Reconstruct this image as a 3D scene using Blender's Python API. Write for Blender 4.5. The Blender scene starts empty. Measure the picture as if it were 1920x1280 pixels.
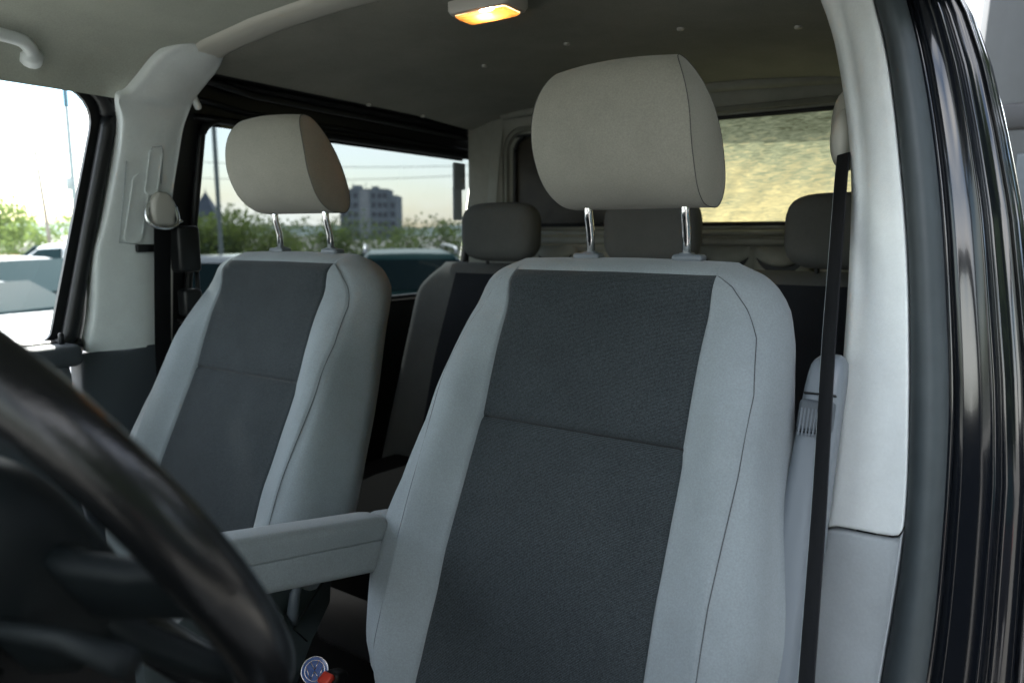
import bpy, bmesh, math, random
from mathutils import Vector, Matrix, noise
random.seed(7)
R_ = math.radians
scene = bpy.context.scene
COL = scene.collection

# ------------------------------------------------------------------ camera
cam_d = bpy.data.cameras.new("camera")
cam_d.lens = 25.0; cam_d.sensor_width = 36.0
cam_d.clip_start = 0.02; cam_d.clip_end = 6000
cam = bpy.data.objects.new("camera", cam_d); COL.objects.link(cam)
cam.location = (.906, -1.043, 1.58)
cam.rotation_euler = (R_(90 - 8.53), 0, R_(33.7))
cam_d.dof.use_dof = True
cam_d.dof.focus_distance = 1.12
cam_d.dof.aperture_fstop = 4.0
scene.camera = cam

# ------------------------------------------------------------------ light
SUN_EL, SUN_AZ = R_(50), R_(150)          # elevation; azimuth of the sun measured from +X towards +Y
world = bpy.data.worlds.new("World"); scene.world = world
world.use_nodes = True
wn, wl = world.node_tree.nodes, world.node_tree.links
bg = wn["Background"]
sky = wn.new("ShaderNodeTexSky"); sky.sky_type = 'NISHITA'; sky.sun_disc = False
sky.sun_elevation = SUN_EL; sky.sun_rotation = R_(90) - SUN_AZ
sky.dust_density = 2.0; sky.air_density = 1.0
tc = wn.new("ShaderNodeTexCoord"); mp = wn.new("ShaderNodeMapping"); mp.inputs['Scale'].default_value = (1, 1, 3.2)
nz = wn.new("ShaderNodeTexNoise"); nz.inputs['Scale'].default_value = 2.6; nz.inputs['Detail'].default_value = 7
cr = wn.new("ShaderNodeValToRGB"); cr.color_ramp.elements[0].position = .40; cr.color_ramp.elements[1].position = .66
mxs = wn.new("ShaderNodeMixRGB"); mxs.inputs[2].default_value = (8.5, 8.3, 8.0, 1)
wl.new(tc.outputs['Generated'], mp.inputs[0]); wl.new(mp.outputs[0], nz.inputs[0]); wl.new(nz.outputs['Fac'], cr.inputs[0])
wl.new(cr.outputs[0], mxs.inputs[0]); wl.new(sky.outputs[0], mxs.inputs[1]); wl.new(mxs.outputs[0], bg.inputs[0])
bg.inputs[1].default_value = 0.13
sun_d = bpy.data.lights.new("sun", 'SUN'); sun_d.energy = 3.2; sun_d.angle = R_(.5); sun_d.color = (1, .95, .87)
sun = bpy.data.objects.new("sun", sun_d); COL.objects.link(sun)
sdir = Vector((math.cos(SUN_EL) * math.cos(SUN_AZ), math.cos(SUN_EL) * math.sin(SUN_AZ), math.sin(SUN_EL)))
sun.rotation_euler = (-sdir).to_track_quat('-Z', 'Y').to_euler()
sun.location = (20, 20, 40)
vs = scene.view_settings
vs.view_transform = 'Standard'; vs.look = 'None'; vs.exposure = 2.95; vs.gamma = 1
scene.render.engine = 'CYCLES'
scene.cycles.use_denoising = True
scene.cycles.max_bounces = 10; scene.cycles.diffuse_bounces = 6; scene.cycles.transparent_max_bounces = 16
scene.cycles.sample_clamp_indirect = 8
scene.cycles.caustics_reflective = False; scene.cycles.caustics_refractive = False

# ------------------------------------------------------------------ helpers
def mat(name, col, rough=.6, spec=.4, metal=0, var=.0, vscale=60, bump=0, bscale=800, coat=0, sheen=0):
    m = bpy.data.materials.new(name); m.use_nodes = True
    n, l = m.node_tree.nodes, m.node_tree.links
    b = n["Principled BSDF"]
    b.inputs['Base Color'].default_value = (*col, 1); b.inputs['Roughness'].default_value = rough
    b.inputs['Specular IOR Level'].default_value = spec; b.inputs['Metallic'].default_value = metal
    b.inputs['Coat Weight'].default_value = coat; b.inputs['Coat Roughness'].default_value = .02
    b.inputs['Sheen Weight'].default_value = sheen
    if var or bump:
        t = n.new("ShaderNodeTexCoord")
    if var:
        z = n.new("ShaderNodeTexNoise"); z.inputs['Scale'].default_value = vscale; z.inputs['Detail'].default_value = 5
        r = n.new("ShaderNodeValToRGB")
        r.color_ramp.elements[0].position = .3; r.color_ramp.elements[1].position = .7
        r.color_ramp.elements[0].color = (*[c * (1 - var) for c in col], 1)
        r.color_ramp.elements[1].color = (*[min(1, c * (1 + var)) for c in col], 1)
        l.new(t.outputs['Object'], z.inputs[0]); l.new(z.outputs['Fac'], r.inputs[0]); l.new(r.outputs[0], b.inputs['Base Color'])
    if var:
        z3 = n.new("ShaderNodeTexNoise"); z3.inputs['Scale'].default_value = 7; z3.inputs['Detail'].default_value = 6; z3.inputs['Roughness'].default_value = .65
        l.new(t.outputs['Object'], z3.inputs[0])
        mr = n.new("ShaderNodeMapRange"); mr.inputs[1].default_value = .3; mr.inputs[2].default_value = .7; mr.inputs[3].default_value = .90; mr.inputs[4].default_value = 1.08
        l.new(z3.outputs['Fac'], mr.inputs[0])
        hv = n.new("ShaderNodeHueSaturation"); l.new(mr.outputs[0], hv.inputs['Value']); l.new(r.outputs[0], hv.inputs['Color']); l.new(hv.outputs[0], b.inputs['Base Color'])
    if bump:
        z2 = n.new("ShaderNodeTexNoise"); z2.inputs['Scale'].default_value = bscale; z2.inputs['Detail'].default_value = 2
        bp = n.new("ShaderNodeBump"); bp.inputs['Strength'].default_value = bump; bp.inputs['Distance'].default_value = .001
        l.new(t.outputs['Object'], z2.inputs[0]); l.new(z2.outputs['Fac'], bp.inputs['Height']); l.new(bp.outputs[0], b.inputs['Normal'])
    return m

def weave_mat(name, dark, light, px=.0015, pz=.0019):
    """dark cloth with a fine grid of paler thread dots"""
    m = mat(name, dark, .9, .15, bump=.25, bscale=900, sheen=.1)
    n, l = m.node_tree.nodes, m.node_tree.links
    t = n.new("ShaderNodeTexCoord"); s = n.new("ShaderNodeSeparateXYZ"); l.new(t.outputs['Object'], s.inputs[0])
    def wave(sock, p):
        a = n.new("ShaderNodeMath"); a.operation = 'MULTIPLY'; a.inputs[1].default_value = 2 * math.pi / p
        b = n.new("ShaderNodeMath"); b.operation = 'SINE'; l.new(sock, a.inputs[0]); l.new(a.outputs[0], b.inputs[0])
        c = n.new("ShaderNodeMath"); c.operation = 'MULTIPLY_ADD'; c.inputs[1].default_value = .5; c.inputs[2].default_value = .5
        l.new(b.outputs[0], c.inputs[0]); return c.outputs[0]
    w = n.new("ShaderNodeMath"); w.operation = 'MULTIPLY'
    l.new(wave(s.outputs['X'], px), w.inputs[0]); l.new(wave(s.outputs['Z'], pz), w.inputs[1])
    big = n.new("ShaderNodeTexNoise"); big.inputs['Scale'].default_value = 14; l.new(t.outputs['Object'], big.inputs[0])
    r = n.new("ShaderNodeValToRGB"); r.color_ramp.elements[0].position = .22; r.color_ramp.elements[1].position = .75
    r.color_ramp.elements[0].color = (*dark, 1); r.color_ramp.elements[1].color = (*light, 1)
    l.new(w.outputs[0], r.inputs[0])
    gr = n.new("ShaderNodeTexNoise"); gr.inputs['Scale'].default_value = 420; gr.inputs['Detail'].default_value = 2; l.new(t.outputs['Object'], gr.inputs[0])
    gm = n.new("ShaderNodeMapRange"); gm.inputs[1].default_value = .3; gm.inputs[2].default_value = .7; gm.inputs[3].default_value = .66; gm.inputs[4].default_value = 1.36; l.new(gr.outputs['Fac'], gm.inputs[0])
    hg = n.new("ShaderNodeHueSaturation"); l.new(gm.outputs[0], hg.inputs['Value']); l.new(r.outputs[0], hg.inputs['Color'])
    hs = n.new("ShaderNodeHueSaturation"); ma = n.new("ShaderNodeMath"); ma.operation = 'MULTIPLY_ADD'
    ma.inputs[1].default_value = .35; ma.inputs[2].default_value = .82
    l.new(big.outputs['Fac'], ma.inputs[0]); l.new(ma.outputs[0], hs.inputs['Value']); l.new(hg.outputs[0], hs.inputs['Color'])
    l.new(hs.outputs[0], n["Principled BSDF"].inputs['Base Color'])
    return m

def glass_mat(name, tint, refl=.08, rough=0.0):
    m = bpy.data.materials.new(name); m.use_nodes = True
    n, l = m.node_tree.nodes, m.node_tree.links
    n.remove(n["Principled BSDF"])
    t = n.new("ShaderNodeBsdfTransparent"); t.inputs[0].default_value = (*tint, 1)
    g = n.new("ShaderNodeBsdfGlossy"); g.inputs['Roughness'].default_value = rough
    lw = n.new("ShaderNodeLayerWeight"); lw.inputs[0].default_value = .5
    pw = n.new("ShaderNodeMath"); pw.operation = 'POWER'; pw.inputs[1].default_value = 5; l.new(lw.outputs['Facing'], pw.inputs[0])
    f = n.new("ShaderNodeMath"); f.operation = 'MULTIPLY_ADD'; f.inputs[1].default_value = .95; f.inputs[2].default_value = .04; l.new(pw.outputs[0], f.inputs[0])
    x = n.new("ShaderNodeMixShader"); l.new(f.outputs[0], x.inputs[0]); l.new(t.outputs[0], x.inputs[1]); l.new(g.outputs[0], x.inputs[2])
    l.new(x.outputs[0], n["Material Output"].inputs[0])
    return m

def emit_mat(name, col, s):
    m = bpy.data.materials.new(name); m.use_nodes = True
    b = m.node_tree.nodes["Principled BSDF"]; b.inputs['Base Color'].default_value = (*col, 1)
    b.inputs['Emission Color'].default_value = (*col, 1); b.inputs['Emission Strength'].default_value = s
    return m

def link(name, me, m, parent=None, smooth=True, off=(0, 0, 0), auto=None):
    if off != (0, 0, 0):
        me.transform(Matrix.Translation(Vector(off)))
    if smooth and auto is None:
        for p in me.polygons: p.use_smooth = True
    elif auto is not None:
        me.shade_smooth() if hasattr(me, 'shade_smooth') else None
        me.set_sharp_from_angle(angle=R_(auto))
    o = bpy.data.objects.new(name, me); COL.objects.link(o)
    if m: me.materials.append(m)
    if parent: o.parent = parent
    return o

def obj(name, V, F, m, parent=None, smooth=True, off=(0, 0, 0), auto=None, recalc=True):
    me = bpy.data.meshes.new(name); me.from_pydata([tuple(v) for v in V], [], F); me.update()
    if recalc:
        b = bmesh.new(); b.from_mesh(me); bmesh.ops.recalc_face_normals(b, faces=b.faces); b.to_mesh(me); b.free()
    return link(name, me, m, parent, smooth, off, auto)

def thing(name, label, cat, loc=(0, 0, 0), group=None, rotz=0):
    o = bpy.data.objects.new(name, None); COL.objects.link(o); o.empty_display_size = .1
    o.location = loc; o.rotation_euler = (0, 0, rotz)
    o['label'] = label; o['category'] = cat
    if group: o['group'] = group
    return o

def grid_faces(nr, nc, closed=False, off=0):
    F = []
    for i in range(nr - 1):
        for j in range(nc if closed else nc - 1):
            k = (j + 1) % nc
            F.append((off + i * nc + j, off + i * nc + k, off + (i + 1) * nc + k, off + (i + 1) * nc + j))
    return F

def loft(rows, closed=True, caps=True):
    V = [v for r in rows for v in r]; n = len(rows[0]); F = grid_faces(len(rows), n, closed)
    if caps:
        F.append(tuple(range(n - 1, -1, -1))); F.append(tuple(range((len(rows) - 1) * n, len(rows) * n)))
    return V, F

def spline(P, n, closed=False):
    """Catmull-Rom through the points"""
    P = [Vector(p) for p in P]; out = []; N = len(P)
    segs = N if closed else N - 1
    for i in range(segs):
        g = (lambda k: P[k % N]) if closed else (lambda k: P[max(0, min(N - 1, k))])
        a, b, c, d = g(i - 1), g(i), g(i + 1), g(i + 2)
        for k in range(n):
            t = k / n
            out.append(.5 * ((2 * b) + (c - a) * t + (2 * a - 5 * b + 4 * c - d) * t * t + (3 * b - a - 3 * c + d) * t ** 3))
    if not closed: out.append(P[-1].copy())
    return out

def frames(path, closed=False):
    n = len(path); T = []
    for i in range(n):
        a = path[(i - 1) % n] if closed or i > 0 else path[0]
        b = path[(i + 1) % n] if closed or i < n - 1 else path[-1]
        T.append((b - a).normalized())
    up = Vector((0, 0, 1)) if abs(T[0].z) < .9 else Vector((0, 1, 0))
    N = (up - T[0] * up.dot(T[0])).normalized(); out = []
    for t in T:
        N = (N - t * N.dot(t)).normalized(); out.append((t, N, t.cross(N)))
    return out

def tube(path, r, k=8, closed=False, flat=1.0):
    path = [Vector(p) for p in path]; rows = []
    rr = r if isinstance(r, (list, tuple)) else [r] * len(path)
    for p, (t, N, B), q in zip(path, frames(path, closed), rr):
        rows.append([p + N * q * math.cos(2 * math.pi * i / k) + B * q * flat * math.sin(2 * math.pi * i / k) for i in range(k)])
    if closed:
        rows.append(rows[0]); return loft(rows, True, False)
    return loft(rows, True, True)

def join(*VF):
    V, F = [], []
    for v, f in VF:
        o = len(V); V += list(v); F += [tuple(i + o for i in q) for q in f]
    return V, F

def rbox(cx, cy, cz, sx, sy, sz, r=.01, seg=3, rot=None):
    b = bmesh.new(); bmesh.ops.create_cube(b, size=1)
    for v in b.verts: v.co = Vector((v.co.x * sx, v.co.y * sy, v.co.z * sz))
    if r > 0: bmesh.ops.bevel(b, geom=b.edges[:], offset=min(r, min(sx, sy, sz) * .49), segments=seg, affect='EDGES', profile=.5)
    M = Matrix.Translation((cx, cy, cz)) @ (rot.to_matrix().to_4x4() if rot else Matrix())
    bmesh.ops.transform(b, matrix=M, verts=b.verts)
    b.verts.index_update()
    V = [v.co.copy() for v in b.verts]; F = [tuple(v.index for v in f.verts) for f in b.faces]; b.free()
    return V, F

def rrect(a0, a1, b0, b1, r, k=6):
    """rounded rectangle as (a, b) points; r may be four radii"""
    r = r if isinstance(r, (list, tuple)) else [r] * 4
    out = []
    for (ca, cb, s, q) in ((a1, b1, 0, r[0]), (a0, b1, 90, r[1]), (a0, b0, 180, r[2]), (a1, b0, 270, r[3])):
        ox = ca - q if s in (0, 270) else ca + q
        oy = cb - q if s in (0, 90) else cb + q
        for i in range(k + 1):
            t = R_(s + 90 * i / k); out.append((ox + q * math.cos(t), oy + q * math.sin(t)))
    return out

def disc(c, n, r, k=32, h=.003):
    n = Vector(n).normalized(); a = n.orthogonal().normalized(); b = n.cross(a); c = Vector(c); rows = []
    for (q, z) in ((r * .98, 0), (r, h * .3), (r, h * .7), (r * .95, h)):
        rows.append([c + n * z + (a * math.cos(2 * math.pi * i / k) + b * math.sin(2 * math.pi * i / k)) * q for i in range(k)])
    return loft(rows)

def interp(x, xs, ys):
    if x <= xs[0]: return ys[0]
    for i in range(1, len(xs)):
        if x <= xs[i]:
            t = (x - xs[i - 1]) / (xs[i] - xs[i - 1]); return ys[i - 1] + t * (ys[i] - ys[i - 1])
    return ys[-1]

def sst(a, b, x):
    t = max(0, min(1, (x - a) / (b - a))); return t * t * (3 - 2 * t)

# ------------------------------------------------------------------ materials
M = dict(
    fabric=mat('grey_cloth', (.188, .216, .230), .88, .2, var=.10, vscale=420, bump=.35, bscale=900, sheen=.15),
    headcloth=mat('warm_grey_cloth', (.235, .230, .198), .88, .2, var=.10, vscale=420, bump=.3, bscale=900, sheen=.15),
    insert=weave_mat('dotted_cloth', (.0135, .0175, .0195), (.062, .074, .082)),
    insert2=weave_mat('plain_dark_cloth', (.046, .051, .055), (.066, .073, .077)),
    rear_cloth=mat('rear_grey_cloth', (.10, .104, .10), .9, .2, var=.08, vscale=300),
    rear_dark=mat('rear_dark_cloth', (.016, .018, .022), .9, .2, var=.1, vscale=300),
    seam=mat('seam_thread', (.05, .052, .055), .9, .1),
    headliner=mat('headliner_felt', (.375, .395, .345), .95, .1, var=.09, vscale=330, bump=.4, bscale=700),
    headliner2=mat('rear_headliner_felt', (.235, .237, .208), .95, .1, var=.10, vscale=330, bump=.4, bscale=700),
    bow=mat('beige_trim', (.40, .395, .35), .5, .4, bump=.05),
    trim=mat('pale_grey_plastic', (.66, .705, .71), .5, .45, var=.025, vscale=240, bump=.3, bscale=700),
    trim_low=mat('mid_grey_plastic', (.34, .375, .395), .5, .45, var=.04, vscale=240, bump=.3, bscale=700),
    plastic=mat('slate_grey_plastic', (.115, .135, .155), .42, .45, bump=.12, bscale=1500),
    recliner=mat('dark_teal_plastic', (.045, .058, .062), .55, .35, bump=.1, bscale=1200),
    trim_dark=mat('slate_plastic', (.05, .06, .07), .5, .4, bump=.12, bscale=1200),
    wall=mat('wall_trim', (.25, .255, .22), .7, .3, var=.05, vscale=40, bump=.15, bscale=900),
    seal=mat('grey_rubber', (.035, .045, .050), .55, .35, var=.08, vscale=30),
    black=mat('black_plastic', (.006, .007, .008), .45, .35),
    paint=mat('black_car_paint', (.004, .005, .007), .10, .5, coat=.2),
    chrome=mat('chrome', (.85, .86, .87), .08, .5, metal=1),
    web=mat('belt_webbing', (.006, .0065, .008), .8, .2, bump=.4, bscale=500),
    pale=mat('pale_beige_plastic', (.42, .41, .375), .45, .45),
    leather=mat('black_leather', (.0035, .004, .0045), .25, .36, bump=.2, bscale=350),
    dash=mat('dash_plastic', (.004, .006, .007), .6, .12, bump=.2),
    clear=glass_mat('clear_glass', (.93, .97, .96)),
    tint=glass_mat('tinted_glass', (.108, .122, .127)),
    screen=glass_mat('windscreen_glass', (.50, .54, .52)),
    visor=glass_mat('blue_deflector', (.30, .45, .55)),
    floor=mat('dark_carpet', (.014, .014, .014), .98, .0),
    blue=mat('blue_enamel', (.01, .05, .22), .25, .5, coat=.5),
    silver=mat('silver_metal', (.7, .72, .74), .25, .5, metal=1),
    red=mat('red_button', (.55, .05, .03), .4, .5),
)

# ================================================================== the van
van = thing('van', 'black van around the camera with pale grey cabin trim, dark window frames and tinted glass', 'van', (0, 0, .45))
VO = (0, 0, -.45)
def vpart(name, VF, m, smooth=True, auto=None, parent=None, recalc=True):
    return obj(name, VF[0], VF[1], M[m] if isinstance(m, str) else m, parent or van, smooth, VO, auto, recalc)

def zc(x):            # ceiling height across the van
    return interp(abs(x), [0, .2, .4, .58, .655, .70, .730, .752], [2.035, 2.032, 2.022, 2.002, 1.982, 1.957, 1.922, 1.882])
def S(z):             # side wall distance from the centre line
    return .835 - .055 * max(0, (z - 1.25) / .65) ** 1.6

# headliners
def sheet(xs, ys, f):
    rows = [[Vector((x, y, f(x, y))) for x in xs] for y in ys]
    return loft(rows, False, False)
xsf = [-.752 + 1.477 * i / 60 for i in range(61)]
ysf = [-1.28 + i * 1.235 / 16 for i in range(17)]
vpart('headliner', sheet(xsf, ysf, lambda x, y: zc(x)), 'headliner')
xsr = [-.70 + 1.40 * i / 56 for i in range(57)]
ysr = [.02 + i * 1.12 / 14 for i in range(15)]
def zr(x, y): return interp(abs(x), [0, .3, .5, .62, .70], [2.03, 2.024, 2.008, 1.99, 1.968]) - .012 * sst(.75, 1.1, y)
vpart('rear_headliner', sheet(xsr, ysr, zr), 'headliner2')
# roof bow: pale strip across the roof at the pillars
rows = []
for i in range(49):
    x = -.64 + 1.30 * i / 48; z = zc(x)
    rows.append([Vector((x, y, z + d)) for (y, d) in ((-.056, .006), (-.052, -.004), (-.044, -.011), (-.02, -.013), (.008, -.012), (.022, -.008), (.030, .0), (.032, .012))])
vpart('roof_bow', loft(rows, False, False), 'bow')
# outer roof and flanks keep the daylight out
def ro(x): return interp(abs(x), [0, .4, .65, .78, .845], [2.09, 2.075, 2.05, 2.0, 1.91])
xo = [-.845 + 1.69 * i / 30 for i in range(31)]
vpart('roof_panel', sheet(xo, [-1.30, -.5, 0, .6, 1.25], lambda x, y: ro(x) - .10 * sst(-.95, -1.35, y) * 0), 'paint')
vpart('roof_gutter', rbox(-.852, .67, 1.925, .014, 1.36, .06, .004, 2), 'paint')
# windscreen, sun visors
ws = [[Vector((x * k, y - .10 * (1 - (x / .78) ** 2), z)) for x in [-.78 + 1.56 * i / 12 for i in range(13)]] for (y, z, k) in ((-1.29, 2.0, .95), (-1.55, 1.68, 1.0), (-1.85, 1.25, 1.05))]
vpart('windscreen', loft(ws, False, False), 'screen')
for x in (-.40, .36): vpart('sun_visor', rbox(x, -1.22, 1.965, .44, .17, .018, .008), 'headliner')
for s_x in (-1, 1): vpart('screen_pillar', tube([(s_x * .76, -1.27, 1.97), (s_x * .80, -1.55, 1.68), (s_x * .845, -1.85, 1.22)], .035, 10), 'trim_dark')
# pins that hold the headliner
for (x, y) in ((-.252, .561), (.03, .506), (.307, .515), (.542, .56)):
    vpart('headliner_pin', disc((x, y, zr(x, y) + .0005), (0, 0, -1), .008, 12, .005), 'pale')
for y in (.573, .82):
    vpart('headliner_pin', disc((-.692, y, 1.9705), (.3, 0, -1), .008, 12, .006), 'pale')

# passenger side: door, window, rear side window --------------------------------
def side(pts, dx=0):          # (y, z) -> wall surface on the passenger side
    return [Vector((-S(z) + dx, y, z)) for (y, z) in pts]
def ring(outer, inner, dxo=0, dxi=0, depth=.03):
    n = len(inner)
    A, B = side(outer, dxo), side(inner, dxi)
    C = [p + Vector((-depth, 0, 0)) for p in B]; D = [p + Vector((-depth, 0, 0)) for p in A]
    return loft([D, A, B, C], True, False)
def slant(pts, z0, z1, k):    # shear y with height, so the pillar edges lean
    return [(y + k * (z1 - z) / (z1 - z0), z) for (y, z) in pts]
# front door window
w1 = slant(rrect(-1.05, -.180, 1.345, 1.897, [.085, .05, .03, .02], 8), 1.345, 1.897, -.125)
o1 = slant(rrect(-1.10, -.105, 1.29, 1.93, [.10, .06, .04, .03], 8), 1.29, 1.93, -.135)
vpart('door_frame', ring(o1, w1, .0, .0, .010), 'black', auto=40)
seal1 = spline([p + Vector((.012, 0, 0)) for p in side(slant(rrect(-1.07, -.146, 1.33, 1.913, [.095, .05, .035, .03], 8), 1.33, 1.913, -.128))], 2, True)
vpart('window_seal', tube(seal1, .017, 10, True), 'black')
pane = side(w1, -.008); vpart('window_pane', (pane, [tuple(range(len(pane)))]), 'clear', False)
dv = side(slant(rrect(-1.05, -.15, 1.862, 1.92, .01, 3), 1.345, 1.897, -.125), -.045)
vpart('wind_deflector', (dv, [tuple(range(len(dv)))]), 'visor', False)
# door below the glass: ledge, lock pin, panel
vpart('door_ledge', rbox(-.80, -.70, 1.315, .09, .86, .05, .015), 'trim_dark', auto=40)
vpart('lock_pin', tube([(-.79, -.30, 1.335), (-.79, -.30, 1.362), (-.79, -.30, 1.366)], [.006, .006, .003], 10), 'black')
rows = []
for z, x in ((1.295, -.765), (1.27, -.758), (1.2, -.765), (1.0, -.775), (.9, -.74), (.5, -.77)):
    rows.append([Vector((x, -1.15 + .85 * i / 8, z)) for i in range(9)])
vpart('door_panel', loft(rows, False, False), 'trim_dark')
vpart('door_panel', rbox(-.74, -.72, 1.02, .07, .6, .07, .03), 'trim_dark')

# B pillar trim, passenger side: a curved cover from the belt line to the roof
FE = [(-.731, -.170, 1.886), (-.765, -.154, 1.837), (-.781, -.160, 1.767), (-.795, -.179, 1.677), (-.805, -.198, 1.596), (-.811, -.218, 1.532), (-.823, -.228, 1.401), (-.831, -.246, 1.318)]
CO = [(-.722, -.160, 1.872), (-.735, -.148, 1.834), (-.749, -.152, 1.765), (-.762, -.169, 1.676), (-.773, -.187, 1.596), (-.780, -.203, 1.532), (-.791, -.216, 1.402), (-.800, -.234, 1.312)]
RE = [(-.720, .000, 1.874), (-.733, -.010, 1.834), (-.747, -.018, 1.772), (-.764, -.031, 1.676), (-.775, -.036, 1.596), (-.781, -.041, 1.532), (-.793, -.047, 1.402), (-.802, -.051, 1.306)]
# upper funnel: edge towards the headliner, edge towards the rear opening
TE = [(-.597, -.040, 2.000), (-.600, -.067, 1.996), (-.624, -.096, 1.981), (-.653, -.113, 1.960), (-.690, -.131, 1.920), (-.712, -.147, 1.892)]
TR = [(-.598, .022, 2.000), (-.628, .030, 1.978), (-.652, .030, 1.958), (-.679, .025, 1.938), (-.702, .009, 1.906), (-.713, .004, 1.890)]
rows = []
for a, b in zip(TE, TR):
    a, b = Vector(a), Vector(b)
    rows.append([a + Vector((-.012, -.004, .010)), a] + [a.lerp(b, t) + Vector((.010, 0, -.006)) * math.sin(math.pi * t) for t in (.12, .3, .5, .7, .88)] + [b, b + Vector((-.02, .006, .006))])
for f, c, r in zip(FE, CO, RE):
    f, c, r = Vector(f), Vector(c), Vector(r)
    rows.append([f, f.lerp(c, .6) + Vector((.006, -.004, 0)), c] + [c.lerp(r, t) + Vector((.006, 0, 0)) * math.sin(math.pi * t) for t in (.25, .5, .75, .95)] + [r, r + Vector((-.03, .012, 0))])
# densify by splines along the pillar
cols = list(zip(*rows)); cols = [spline(c, 4) for c in cols]
cols2 = list(zip(*[spline(list(r), 3) for r in zip(*cols)]))
rows = list(zip(*cols2))
vpart('pillar_trim', loft(rows, False, False), 'trim', recalc=True)
# lower pillar trim
rows = []
for z in (1.312, 1.27, 1.2, 1.1, .95, .6):
    dz = 1.31 - z
    rows.append([Vector((-.838 - .02 * dz, -.262 - .06 * dz, z)), Vector((-.806 - .03 * dz, -.256 - .05 * dz, z)), Vector((-.799 - .03 * dz, -.236 - .05 * dz, z)), Vector((-.797 - .03 * dz, -.14, z)), Vector((-.799 - .03 * dz, -.02, z)), Vector((-.83, .0, z))])
cols = [spline(list(c), 3) for c in zip(*rows)]
vpart('pillar_trim', loft([spline(list(r), 3) for r in zip(*cols)], False, False), 'trim_dark')
# seat belt slide recess in the pillar: groove, pocket
def pil(y, z): return Vector((-interp(z, [1.3, 1.6, 1.8, 1.88], [.80, .775, .745, .72]), y, z))
g = rrect(-.0135, .0135, -.055, .055, .011, 5)
def slot(y0, z0, a, b, lean, mname, dx, name):
    P = [pil(y0 + p * a + lean * q * b, z0 + q * b) + Vector((dx, 0, 0)) for p, q in [(u / .0135, v / .055) for u, v in g]]
    Q = [p + Vector((-.004, 0, 0)) for p in P]
    inner = [p.lerp(sum(P, Vector()) / len(P), .18) + Vector((.0045, 0, 0)) * 0 for p in P]
    R2 = [p.lerp(sum(P, Vector()) / len(P), .16) + Vector((-.002, 0, 0)) for p in P]
    vpart(name, loft([Q, P, inner, R2], True, True), mname, auto=50)
slot(-.085, 1.725, .016, .052, .12, 'trim', .0115, 'belt_slide')
slot(-.122, 1.64, .022, .080, .16, 'trim', .0095, 'belt_slide')
for pts in ([(-.148, 1.745), (-.156, 1.66), (-.166, 1.562), (-.108, 1.556)], [(-.104, 1.69), (-.092, 1.772), (-.088, 1.782), (-.066, 1.786), (-.062, 1.776), (-.066, 1.70)]):
    vpart('belt_slide', tube([pil(y, z) + Vector((.0085, 0, 0)) for y, z in pts], .0011, 6), 'trim_low')
vpart('belt_slide', rbox(-.768, -.104, 1.548, .012, .05, .018, .003, 2), 'black')
# pillar rear flange and black door frame of the rear side opening
w2 = slant(rrect(.055, 1.185, 1.36, 1.868, [.05, .05, .05, .05], 8), 1.36, 1.868, -.075)
w2 = [(y + .03 * (z < 1.5), z) for y, z in w2]
w2 = slant(rrect(.075, 1.245, 1.36, 1.872, [.045, .05, .05, .05], 8), 1.36, 1.872, -.055)
o2 = slant(rrect(-.03, 1.36, 1.24, 1.975, [.03, .03, .03, .03], 8), 1.24, 1.975, -.05)
vpart('door_frame', ring(o2, w2, -.005, -.005, .012), 'black', auto=40)
pane = side(w2, -.02); vpart('window_pane', (pane, [tuple(range(len(pane)))]), 'tint', False)
vpart('window_seal', tube(spline([p + Vector((.004, 0, 0)) for p in side(w2)], 2, True), .010, 8, True), 'black')
vpart('door_edge_strip', tube([pil(-.034, 1.62) + Vector((.0, .004, 0)), pil(-.042, 1.5) + Vector((0, .006, 0)), pil(-.05, 1.31) + Vector((0, .008, 0))], .004, 8), 'pale')
# runner rails under the roof edge
for (x, z, r) in ((-.735, 1.940, .010), (-.775, 1.900, .008)):
    vpart('door_runner', tube([(x, .02, z + .02), (x, .2, z), (x, .6, z - .002), (x, 1.17, z - .008)], r, 10), 'black')
rows = [[Vector((-.695, y, 1.972)), Vector((-.73, y, 1.965)), Vector((-.80, y, 1.95)), Vector((-.82, y, 1.86))] for y in (-.02, .4, .8, 1.20)]
vpart('door_runner', loft(rows, False, False), 'black')
vpart('roller_cap', rbox(-.712, .012, 1.897, .016, .016, .042, .007, 3, Matrix.Rotation(R_(25), 3, 'X').to_quaternion()), 'trim')
# door lock box on the front edge of the rear side door
vpart('door_lock', rbox(-.765, -.008, 1.545, .05, .06, .115, .010), 'black', auto=40)
vpart('door_lock', rbox(-.765, -.035, 1.612, .035, .035, .008, .003), 'silver', auto=40)
vpart('door_lock', rbox(-.770, .0, 1.41, .04, .05, .07, .010), 'black', auto=40)
vpart('door_handle_rod', tube([(-.765, .02, 1.488), (-.765, .02, 1.36)], .006, 8), 'black')
# flank below the rear window
rows = [[Vector((x, -.05 + 1.35 * i / 8, z)) for i in range(9)] for (x, z) in ((-.80, 1.33), (-.79, 1.30), (-.80, 1.2), (-.81, .5))]
vpart('door_panel', loft(rows, False, False), 'black')
vpart('pane_bracket', rbox(-S(1.80) - .01, 1.155, 1.80, .012, .07, .10, .006), 'trim_low', auto=40)
vpart('pane_bracket', rbox(-S(1.70) - .01, 1.158, 1.70, .012, .05, .13, .012), 'trim_low', auto=40)
vpart('bracket_button', disc((-S(1.78) + .0, 1.165, 1.785), (1, 0, 0), .008, 14, .004), 'pale')

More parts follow.
